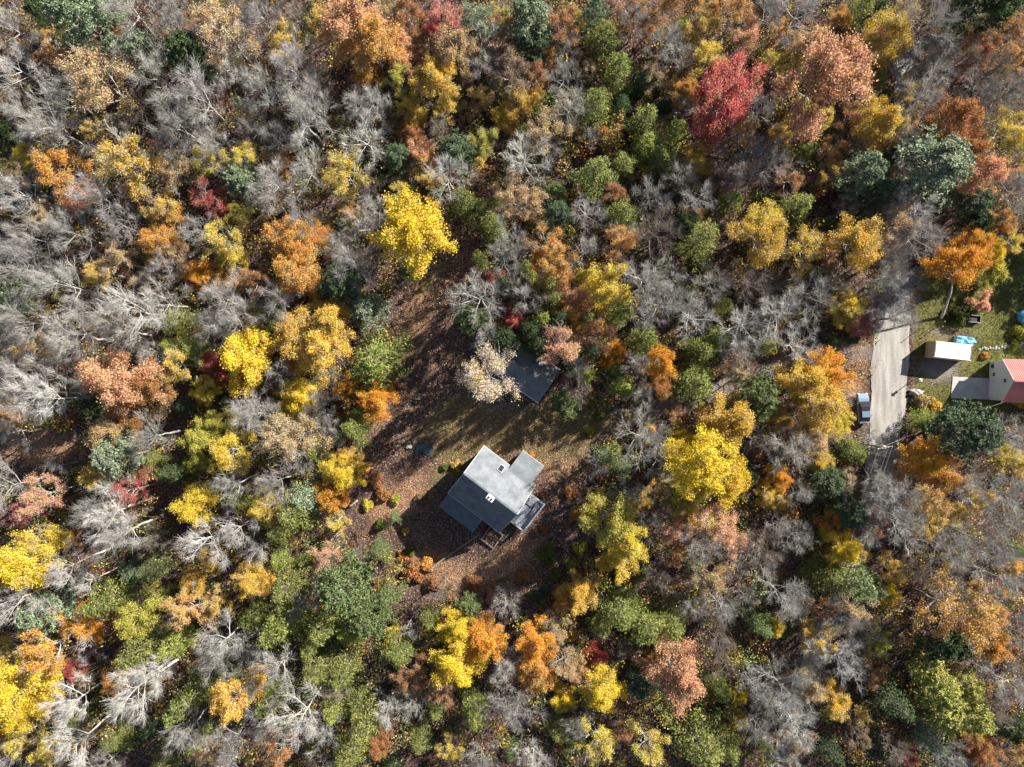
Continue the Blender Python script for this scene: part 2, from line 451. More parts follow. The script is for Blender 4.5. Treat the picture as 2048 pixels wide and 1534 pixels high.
# ------------------------------------------------------------------ loose stuff: fallen leaves, grass, undergrowth
def leaf_quads(P, size, rng, up=0.5, aspect=0.7, flat=False, dirs=None):
    """diamond-shaped leaves at points P"""
    n = len(P)
    nrm = rng.normal(size=(n, 3)); nrm /= np.linalg.norm(nrm, axis=1)[:, None]
    nrm[:, 2] = np.abs(nrm[:, 2]) + up
    if flat: nrm = nrm * np.array([.35, .35, 1]) + np.array([0, 0, .6])
    nrm /= np.linalg.norm(nrm, axis=1)[:, None]
    t = rng.normal(size=(n, 3)) if dirs is None else dirs + rng.normal(size=(n, 3)) * .25
    t -= (t * nrm).sum(1)[:, None] * nrm; t /= np.linalg.norm(t, axis=1)[:, None]
    b = np.cross(nrm, t)
    s = (np.asarray(size) * rng.uniform(.65, 1.35, n))[:, None]
    V = np.stack([P - t * s * .5, P + b * s * aspect * .5 + nrm * s * .1, P + t * s * .5, P - b * s * aspect * .5 + nrm * s * .1], 1).reshape(-1, 3)
    F = np.arange(n * 4).reshape(n, 4)
    return V, F

N_L = 90000
lx = rng.uniform(-84, 84, N_L * 2); ly = rng.uniform(-66, 66, N_L * 2)
lpx, lpy = lx * PPM + 1024, 767 - ly * PPM
keep = in_poly(lpx, lpy, CLEAR) | in_poly(lpx, lpy, PATCH) | (rng.random(N_L * 2) < .25)
onroad = dist_line(lpx, lpy, ROAD) < -rng.exponential(5, N_L * 2)
inlawn = in_poly(lpx, lpy, LAWN)
keep &= ~(onroad & (rng.random(N_L * 2) > .05)) & ~(inlawn & (rng.random(N_L * 2) > .4))
extra = 26000
ex = rng.uniform(-26, 14, extra); ey = rng.uniform(-34, 25, extra)
epx, epy = ex * PPM + 1024, 767 - ey * PPM
ek = in_poly(epx, epy, CLEAR)
lx = np.concatenate([lx[keep], ex[ek]]); ly = np.concatenate([ly[keep], ey[ek]])
lpx, lpy = lx * PPM + 1024, 767 - ly * PPM
ix = np.clip(((lx + 84) / .5).astype(int) + 8, 0, nx - 1); iy = np.clip(((ly + 66) / .5).astype(int) + 8, 0, ny - 1)
lz = Z[iy, ix] + 0.05 + .07 * (dist_line(lpx, lpy, ROAD) < 2)
pal = np.array([(.27, .155, .095), (.18, .10, .065), (.36, .22, .13), (.38, .19, .08), (.35, .27, .19), (.46, .38, .29), (.12, .07, .055), (.50, .36, .09)])
wgt = np.array([.23, .2, .15, .14, .12, .06, .06, .04])
lc = pal[rng.choice(len(pal), len(lx), p=wgt)]
V, F = leaf_quads(np.stack([lx, ly, lz], -1), 0.17, rng, flat=True, aspect=.85)
fl = obj_me('fallen_leaves', mesh_np('fallen_leaves', V, F, colors=np.repeat(lc, 4, 0)), M['tint'])
tag(fl, 'brown and orange fallen leaves scattered over the clearing and verges', 'leaves', kind='stuff')

# grass tufts on lawn and clearing
gpts = []
gxr = rng.uniform(-20, 80, 150000); gyr = rng.uniform(-20, 22, 150000)
gi = np.clip(((gxr + 84) / .5).astype(int) + 8, 0, nx - 1); gj = np.clip(((gyr + 66) / .5).astype(int) + 8, 0, ny - 1)
gm = np.maximum(dry, lawn)[gj, gi]
gk = (gm > .35) & (rng.random(len(gm)) < gm * .75) & (dist_line(gxr * PPM + 1024, 767 - gyr * PPM, ROAD) > 0)
P = np.stack([gxr[gk], gyr[gk], Z[gj, gi][gk]], -1)
lw = lawn[gj, gi][gk][:, None]
n = len(P)
gh = rng.uniform(.08, .22, n); ga = rng.uniform(0, 2 * np.pi, n); gw = .05
d = np.stack([np.cos(ga), np.sin(ga), np.zeros(n)], -1)
tip = P + np.stack([rng.normal(0, .06, n), rng.normal(0, .06, n), gh], -1)
V = np.stack([P - d * gw, P + d * gw, tip], 1).reshape(-1, 3)
gc = (np.array([.19, .15, .07]) * (1 - lw) + np.array([.085, .10, .028]) * lw) * rng.uniform(.6, 1.4, (n, 1))
gr = obj_me('grass', mesh_np('grass', V, np.arange(n * 3).reshape(n, 3), colors=np.repeat(gc, 3, 0)), M['tint'])
tag(gr, 'short green and straw coloured grass on lawn and clearing', 'grass', kind='stuff')

# undergrowth beneath the trees
NU = 5600
ux = rng.uniform(-82, 82, NU); uy = rng.uniform(-64, 64, NU)
upx, upy = ux * PPM + 1024, 767 - uy * PPM
ok = ~open_ground(upx, upy) & (dist_line(upx, upy, ROAD) > 14)
far_from_clear = np.ones(NU, bool)
for a_ in range(0, 360, 45):
    far_from_clear &= ~in_poly(upx + 16 * math.cos(R(a_)), upy + 16 * math.sin(R(a_)), CLEAR)
    far_from_clear &= ~in_poly(upx + 10 * math.cos(R(a_)), upy + 10 * math.sin(R(a_)), LAWN)
ok &= far_from_clear & ~((np.abs(upx - 1722) < 42) & (np.abs(upy - 815) < 70))
ux, uy = ux[ok], uy[ok]
upal = np.array([(.15, .20, .05), (.19, .24, .08), (.24, .25, .10), (.40, .27, .11), (.30, .29, .06), (.20, .24, .06), (.42, .33, .07), (.36, .30, .14), (.34, .24, .05), (.30, .17, .07), (.38, .30, .08), (.16, .075, .03), (.26, .13, .04), (.42, .28, .04), (.34, .15, .045), (.05, .07, .022), (.07, .09, .03), (.22, .15, .08), (.12, .07, .05), (.3, .25, .05), (.035, .05, .02)])
LV, LC, SV0, SV1 = [], [], [], []
for x, y in zip(ux, uy):
    h = rng.uniform(1.2, 6.0); rr = rng.uniform(.7, 1.8); k = int(34 + 34 * rr)
    th = rng.uniform(0, 2 * np.pi, k); q = np.sqrt(rng.random(k)) * rr
    zz = h * (1 - .45 * (q / rr) ** 2) * rng.uniform(.55, 1, k)
    z0 = ground_z(x, y)
    LV.append(np.stack([x + q * np.cos(th), y + q * np.sin(th), z0 + zz], -1))
    c = upal[rng.integers(len(upal))] * rng.uniform(.7, 1.25)
    LC.append(np.repeat(c[None], k, 0))
    m_ = int(rng.integers(4, 9))
    th = rng.uniform(0, 2 * np.pi, m_); q = rng.uniform(.3, 1, m_) * rr
    SV0.append(np.repeat(np.array([[x, y, z0 - .05]]), m_, 0))
    SV1.append(np.stack([x + q * np.cos(th), y + q * np.sin(th), z0 + h * rng.uniform(.7, 1.1, m_)], -1))
P = np.concatenate(LV)
V, F = leaf_quads(P, 0.26, rng)
ug = obj_me('undergrowth', mesh_np('undergrowth', V, F, colors=np.repeat(np.concatenate(LC), 4, 0)), M['tint'])
tag(ug, 'mixed low autumn undergrowth filling the forest floor between the trees', 'undergrowth', kind='stuff')

def prisms(P0, P1, r0, r1, k=3):
    P0 = np.asarray(P0, float); P1 = np.asarray(P1, float); n = len(P0)
    d = P1 - P0; L_ = np.linalg.norm(d, axis=1)[:, None] + 1e-9; d = d / L_
    ref = np.where(np.abs(d[:, 2:3]) > .9, np.array([[1., 0, 0]]), np.array([[0, 0, 1.]]))
    u = np.cross(d, ref); u /= np.linalg.norm(u, axis=1)[:, None]; w = np.cross(d, u)
    ang = 2 * np.pi * np.arange(k) / k
    ring = u[:, None] * np.cos(ang)[None, :, None] + w[:, None] * np.sin(ang)[None, :, None]
    A = P0[:, None] + ring * np.asarray(r0)[:, None, None]; B = P1[:, None] + ring * np.asarray(r1)[:, None, None]
    V = np.concatenate([A, B], 1).reshape(-1, 3)
    base = np.arange(n)[:, None] * 2 * k
    a = np.arange(k); b = (a + 1) % k
    F = np.stack([base + a, base + b, base + k + b, base + k + a], -1).reshape(-1, 4)
    return V, F
P0 = np.concatenate(SV0); P1 = np.concatenate(SV1)
V, F = prisms(P0, P1, np.full(len(P0), .03), np.full(len(P0), .012))
br = obj_me('brushwood', mesh_np('brushwood', V, F), M['bark']); br.color = (.2, .17, .14, 1)
tag(br, 'thin bare stems standing in the undergrowth', 'brushwood', kind='stuff')

# ------------------------------------------------------------------ tree prototypes (crown radius 4 m, height 14 m)
def skeleton(seed, H=14.0, Rc=4.0, nsc=11, bare=False, levels=3, fork=0.4, spread=1.0):
    rg = random.Random(seed)
    segs = []            # p0, p1, r0, r1, level
    tips = []
    def grow(p, d, length, r, lev):
        ns = (7, 5, 4, 3)[lev]; sl = length / ns
        pts_ = [p.copy()]; dirs = []
        q = p.copy(); dd = d.copy()
        for i in range(ns):
            jit = (0.10, 0.11, 0.12, .12)[lev] if bare else (0.16, 0.2, 0.22, .2)[lev]
            dd = (dd + Vector((rg.gauss(0, jit), rg.gauss(0, jit), rg.gauss(0, jit) + (0.07 if lev < 2 else 0.09)))).normalized()
            q2 = q + dd * sl
            ra = r * (1 - .75 * i / ns); rb = r * (1 - .75 * (i + 1) / ns)
            segs.append((q.copy(), q2.copy(), ra, rb, lev))
            q = q2; pts_.append(q.copy()); dirs.append(dd.copy())
        if lev >= levels:
            tips.append((q.copy(), dd.copy())); tips.append((pts_[max(1, ns - 2)].copy(), dd.copy())); return
        nch = (8, 5, 4)[lev] if bare else (9, 6, 4)[lev]
        for c in range(nch):
            t = 0.22 + 0.78 * (c + rg.random() * .6) / nch
            t = min(t, .98)
            i = min(ns - 1, int(t * ns)); f = t * ns - i
            bp_ = pts_[i].lerp(pts_[i + 1], f); bd = dirs[i]
            ax = bd.orthogonal().normalized(); ax.rotate(Matrix.Rotation(rg.uniform(0, 6.283), 3, bd))
            an = R(rg.uniform(20, 42) if bare else rg.uniform(24, 50))
            nd = (bd * math.cos(an) + ax * math.sin(an)).normalized()
            if lev == 0: nd.z = max(nd.z, -.05)
            grow(bp_, nd, length * (1.05 - .62 * t) * (.55, .52, .5)[lev] * rg.uniform(.75, 1.2), r * (.45, .42, .5)[lev] * (1 - .4 * t), lev + 1)
        tips.append((q.copy(), dd.copy()))
    z0 = H * fork; p = Vector((0, 0, -.6)); n = 8; r0 = .20
    tr = []; lean = Vector((rg.uniform(-.05, .05), rg.uniform(-.05, .05), 1))
    for i in range(n):
        q = p + Vector((lean.x * H * .8 / n + rg.gauss(0, .1), lean.y * H * .8 / n + rg.gauss(0, .1), (H * .82 + .6) / n))
        ra, rb = r0 * (1 - .85 * i / n), r0 * (1 - .85 * (i + 1) / n)
        tr.append((p.copy(), q.copy(), ra, rb)); p = q
    az = rg.uniform(0, 6.28)
    for s in range(nsc):
        t = s / (nsc - 1)
        z = z0 + (H * .80 - z0) * t
        i = min(n - 1, max(0, int((z + .6) / ((H * .82 + .6) / n)))); a_ = tr[i]
        f = min(1, max(0, (z - a_[0].z) / (a_[1].z - a_[0].z)))
        bp_ = a_[0].lerp(a_[1], f)
        az += 2.399 + rg.uniform(-.35, .35)
        el = R(18 + 50 * t + rg.uniform(-8, 8))
        d = Vector((math.cos(az) * math.cos(el), math.sin(az) * math.cos(el), math.sin(el)))
        reach = Rc * (1 - .42 * t) * 1.02 * spread * rg.uniform(.78, 1.12)
        grow(bp_, d, reach / max(.42, math.cos(el)) if t < .7 else reach * 1.25, .085 * (1 - .35 * t), 0)
    # bring the crown to its radius and height
    P = np.array([t_[0] for t_ in tips])
    rad = np.percentile(np.hypot(P[:, 0], P[:, 1]), 93); top = np.percentile(P[:, 2], 99)
    k = Rc / rad * 1.0; kz = (H - z0) / (top - z0)
    def fx(v):
        z = v.z if v.z < z0 else z0 + (v.z - z0) * kz
        f = 1 + (k - 1) * min(1, max(0, v.z / z0))
        return (v.x * f, v.y * f, z)
    S = [(fx(a), fx(b), c, d, e) for a, b, c, d, e in segs]
    T = [(fx(a), fx(b), c, d) for a, b, c, d in tr]
    TP = np.array([fx(t_[0]) for t_ in tips]); TD = np.array([tuple(t_[1]) for t_ in tips])
    return T, S, TP, TD

def arr(S):
    return np.array([s[0] for s in S]), np.array([s[1] for s in S]), np.array([s[2] for s in S]), np.array([s[3] for s in S])

def join(parts):
    V, F, o = [], [], 0
    for v, f in parts:
        V.append(v); F.append(f + o); o += len(v)
    return np.concatenate(V), np.concatenate(F)

def trunk_mesh(T, name='trunk', wide=1.0, more=None):
    a, b, c, d = arr(T)
    c = c.copy(); c[0] *= 1.35
    parts = [prisms(a, b, c * wide, d * wide, 7)] + (more or [])
    return mesh_np(name, *join(parts))

def limbs_mesh(S, maxlev, wide=1.0, twig=0.02, name='limbs', extra_twigs=0, rg=None, raw=False):
    parts = []
    for lev in range(maxlev + 1):
        s = [q for q in S if q[4] == lev]
        if not s: continue
        a, b, c, d = arr(s)
        c = np.maximum(c * wide, twig); d = np.maximum(d * wide, twig * .7)
        parts.append(prisms(a, b, c, d, 5 if lev == 0 else 3))
    if extra_twigs:
        s = [q for q in S if q[4] >= 2]
        a, b, c, d = arr(s)
        idx = rg.integers(len(a), size=extra_twigs)
        t = rg.random((extra_twigs, 1)); p = a[idx] + (b[idx] - a[idx]) * t
        dr = (b - a)[idx]; dr /= np.linalg.norm(dr, axis=1)[:, None] + 1e-9
        dr = dr + rg.normal(size=dr.shape) * .25 + np.array([0, 0, .15]); dr /= np.linalg.norm(dr, axis=1)[:, None]
        e = p + dr * rg.uniform(.5, 1.3, (extra_twigs, 1))
        parts.append(prisms(p, e, np.full(extra_twigs, twig * .8), np.full(extra_twigs, twig * .35), 3))
    return parts if raw else mesh_np(name, *join(parts))

def leaves_mesh(TP, TD, count, size, sigma, rg, name='crown', keepf=1.0):
    if keepf < 1:
        # leaves remain in patches only
        c = TP[rg.integers(len(TP), size=int(10 + 14 * keepf))]
        d = np.min(np.linalg.norm(TP[:, None] - c[None], axis=2), axis=1)
        sel = d < np.quantile(d, keepf); TP = TP[sel]; TD = TD[sel]
    idx = rg.integers(len(TP), size=count)
    P = TP[idx] + rg.normal(size=(count, 3)) * sigma + TD[idx] * rg.uniform(-.3, .25, (count, 1))
    V, F = leaf_quads(P, size, rg, up=.35, aspect=.75)
    return mesh_np(name, V, F)

PROTO = {}
def proto_leafy(seed, kind):
    rg = np.random.default_rng(seed)
    if kind == 'l':
        T, S, TP, TD = skeleton(seed, nsc=15, fork=.34)
        return dict(trunk=trunk_mesh(T, more=limbs_mesh(S, 2, twig=.022, raw=True)), crown=leaves_mesh(TP, TD, 21000, .172, .27, rg))
    if kind == 's':
        T, S, TP, TD = skeleton(seed, nsc=11, fork=.36, bare=True)
        return dict(trunk=trunk_mesh(T, more=limbs_mesh(S, 3, wide=1.0, twig=.017, extra_twigs=500, rg=rg, raw=True)), crown=leaves_mesh(TP, TD, 8500, .165, .24, rg, keepf=.85))
    if kind == 'b':
        T, S, TP, TD = skeleton(seed, nsc=11, fork=.38, bare=True, spread=1.05)
        return dict(trunk=trunk_mesh(T, wide=1.1), crown=limbs_mesh(S, 3, wide=.85, twig=.0135, name='branches', extra_twigs=2200, rg=rg))
    if kind == 'B':      # tall forest-grown tree, crown high on a long pale trunk
        T, S, TP, TD = skeleton(seed, nsc=9, fork=.55, bare=True, spread=1.05)
        return dict(trunk=trunk_mesh(T, wide=1.35), crown=limbs_mesh(S, 3, wide=1.05, twig=.014, name='branches', extra_twigs=1700, rg=rg))
    if kind == 'z':      # young tree, crown to near the ground
        T, S, TP, TD = skeleton(seed, nsc=10, fork=.10)
        return dict(trunk=trunk_mesh(T, more=limbs_mesh(S, 2, twig=.03, raw=True)), crown=leaves_mesh(TP, TD, 9000, .27, .28, rg))

def proto_hemlock(seed):
    rg = np.random.default_rng(seed); H, Rc = 14.0, 4.0
    T = [((0, 0, -.6 + (H + .4) * i / 8), (0, 0, -.6 + (H + .4) * (i + 1) / 8), .2 * (1 - .95 * i / 8), .2 * (1 - .95 * (i + 1) / 8)) for i in range(8)]
    br, Q, D = [], [], []
    nb = 72; az = 0
    lobes = rg.uniform(.6, 1.15, 9)
    for i in range(nb):
        t = (i + rg.random() * .5) / nb; t = .55 * t + .45 * (math.floor(t * 11) + .5) / 11; z = H * (.12 + .86 * t)
        az += 2.399 + rg.normal(0, .2)
        env = Rc * ((1 - t) ** .62) * (1 if t > .12 else .8) + .15
        L_ = env * rg.uniform(.5, 1.15) * lobes[int((az % 6.283) / 6.283 * 9) % 9]
        d = np.array([math.cos(az), math.sin(az), 0]); s = np.array([-d[1], d[0], 0])
        n = max(3, int(L_ / .26)); pr = np.array([0, 0, z])
        rise = rg.uniform(.05, .3)
        for j in range(n):
            u = (j + 1) / n
            p = np.array([0, 0, z]) + d * L_ * u + np.array([0, 0, L_ * (rise * u - .42 * u * u)])
            if j % 2 == 1 or j == n - 1: br.append((tuple(pr), tuple(p), .035 * (1 - .7 * u), .03 * (1 - .7 * u), 1)); pr = p
            if u < .22: continue
            w = (.72 * math.sin(math.pi * min(1, u * .7 + .2)) + .08) * min(1.0, L_ / 2.2)
            for sd in (-1, 1):
                m_ = 4
                for k in range(m_):
                    v = (k + rg.random()) / m_
                    q = p + s * sd * w * v + d * .45 * w * v - np.array([0, 0, .3 * v * w]) + rg.normal(0, .09, 3)
                    Q.append(q); D.append(s * sd * .8 + d * .7)
    Q = np.array(Q); D = np.array(D)
    V, F = leaf_quads(Q, .36, rg, up=.7, aspect=.34, dirs=D)
    return dict(trunk=trunk_mesh(T, more=[prisms(*arr(br), 3)]), crown=mesh_np('crown', V, F))

def proto_pine(seed):
    rg = np.random.default_rng(seed); H, Rc = 14.0, 4.0
    T = [((0, 0, -.6 + (H + .4) * i / 8), (0, 0, -.6 + (H + .4) * (i + 1) / 8), .22 * (1 - .9 * i / 8), .22 * (1 - .9 * (i + 1) / 8)) for i in range(8)]
    br, Q, D = [], [], []
    az = rg.uniform(0, 6); nb = 46
    for i in range(nb):
        t = (i + rg.random() * .6) / nb; z = H * (.3 + .68 * t)
        az += 2.399 + rg.normal(0, .35)
        L_ = Rc * (1 - t ** 1.7 * .8) * rg.uniform(.6, 1.08)
        d = np.array([math.cos(az), math.sin(az), 0]); s = np.array([-d[1], d[0], 0]); up = rg.uniform(.15, .5)
        prev = np.array([0, 0, z])
        n = 6
        for j in range(1, n + 1):
            u = j / n
            p = np.array([0, 0, z]) + d * L_ * u + np.array([0, 0, L_ * up * u * u]) + rg.normal(0, .05, 3)
            br.append((tuple(prev), tuple(p), .06 * (1 - .8 * u) + .012, .05 * (1 - .8 * u) + .01, 1)); prev = p
            if u < .35: continue
            for sd in (-1, 0, 1):
                for k in range(2 if sd else 1):
                    c = p + s * sd * (.3 + .42 * k) * (1.25 - .5 * u) + d * .28 * k + np.array([0, 0, .1])
                    if sd: br.append((tuple(p), tuple(c), .015, .01, 1))
                    m_ = 11
                    dr = rg.normal(size=(m_, 3)) + d * .7 + np.array([0, 0, .8]); dr /= np.linalg.norm(dr, axis=1)[:, None]
                    Q.append(c + dr * .2); D.append(dr)
    Q = np.concatenate(Q); D = np.concatenate(D)
    V, F = leaf_quads(Q, .40, rg, up=.3, aspect=.26, dirs=D)
    return dict(trunk=trunk_mesh(T, more=[prisms(*arr(br), 3)]), crown=mesh_np('crown', V, F))

def proto_shrub(seed):
    rg = np.random.default_rng(seed)
    k = 1500; th = rg.uniform(0, 2 * np.pi, k); q = np.sqrt(rg.random(k))
    lob = 1 + .22 * np.sin(th * 3 + seed) + .12 * np.sin(th * 5 + 2 * seed)
    z = np.sqrt(np.maximum(0, 1 - q ** 2)) * rg.uniform(.55, 1.0, k) * (1 + .12 * np.sin(th * 4))
    P = np.stack([q * np.cos(th) * lob, q * np.sin(th) * lob, .12 + z * .9], -1)
    V, F = leaf_quads(P, .16, rg, up=.4, aspect=.6)
    m_ = 16; th = rg.uniform(0, 2 * np.pi, m_); q = rg.uniform(.3, .8, m_)
    st = prisms(np.repeat([[0, 0, -.1]], m_, 0), np.stack([q * np.cos(th), q * np.sin(th), rg.uniform(.5, .9, m_)], -1), np.full(m_, .025), np.full(m_, .01), 3)
    return dict(stem=mesh_np('stem', *st), crown=mesh_np('crown', V, F))

def proto_high():
    rg = np.random.default_rng(51)
    T, S, TP, TD = skeleton(51, nsc=11, fork=.56, spread=1.1)
    return dict(trunk=trunk_mesh(T, wide=1.25, more=limbs_mesh(S, 2, twig=.022, raw=True)), crown=leaves_mesh(TP, TD, 21000, .18, .27, rg))
PROTO['L'] = [proto_high()]
for k, cnt in (('l', 7), ('s', 6), ('b', 9), ('B', 5), ('z', 3)):
    PROTO[k] = [proto_leafy(100 * ord(k) + i, k) for i in range(cnt)]
PROTO['h'] = [proto_hemlock(700 + i) for i in range(5)]
PROTO['p'] = [proto_pine(800 + i) for i in range(5)]
PROTO['q'] = [proto_shrub(900 + i) for i in range(4)]
for ps in PROTO.values():
    for p_ in ps:
        for key, me in p_.items():
            me.materials.append(M['bark'] if key in ('trunk', 'limbs', 'stem') or me.name.startswith('branches') else M['leaf'])
for k in ('h', 'p'):
    for p_ in PROTO[k]:
        p_['crown'].materials[0] = M['needle']
# ------------------------------------------------------------------ the trees, one by one
# photo pixel of the crown's centre, crown radius in photo pixels, kind, colour, [length / width, angle]
#   kinds: b bare, s half bare, l leafy, z young tree, h hemlock, p pine, q shrub
LEAFC = {'y': ((.63, .49, .07), (.56, .45, .13)), 'Y': ((.72, .53, .05), (.64, .46, .08)), 'g': ((.63, .42, .08), (.54, .40, .14)), 'o': ((.60, .31, .085), (.55, .36, .13)),
         'r': ((.38, .175, .075), (.42, .23, .09)), 'm': ((.62, .33, .20), (.60, .38, .20)), 'c': ((.36, .07, .06), (.42, .12, .09)), 'C': ((.50, .125, .11), (.56, .22, .15)), 'k': ((.52, .20, .18), (.50, .27, .21)),
         't': ((.50, .35, .19), (.44, .33, .17)), 'w': ((.55, .46, .37), (.6, .44, .2)), 'e': ((.36, .34, .07), (.44, .38, .08)), 'v': ((.13, .17, .04), (.2, .22, .05)),
         'u': ((.24, .16, .10), (.30, .21, .11)), 'O': ((.64, .29, .05), (.64, .37, .06))}
NEEDC = {'v': ((.155, .18, .05), (.24, .24, .075)), 'l': ((.22, .26, .06), (.28, .30, .08)), 'd': ((.06, .09, .04), (.09, .12, .05)), 'a': ((.21, .26, .16), (.28, .33, .20)), 'b': ((.10, .145, .08), (.15, .19, .10)), 'g': ((.135, .175, .07), (.19, .215, .09)), 'x': ((.46, .43, .12), (.34, .36, .12))}
BARKC = {'n': (.34, .325, .30), 'w': (.46, .445, .415), 'u': (.235, .20, .165)}
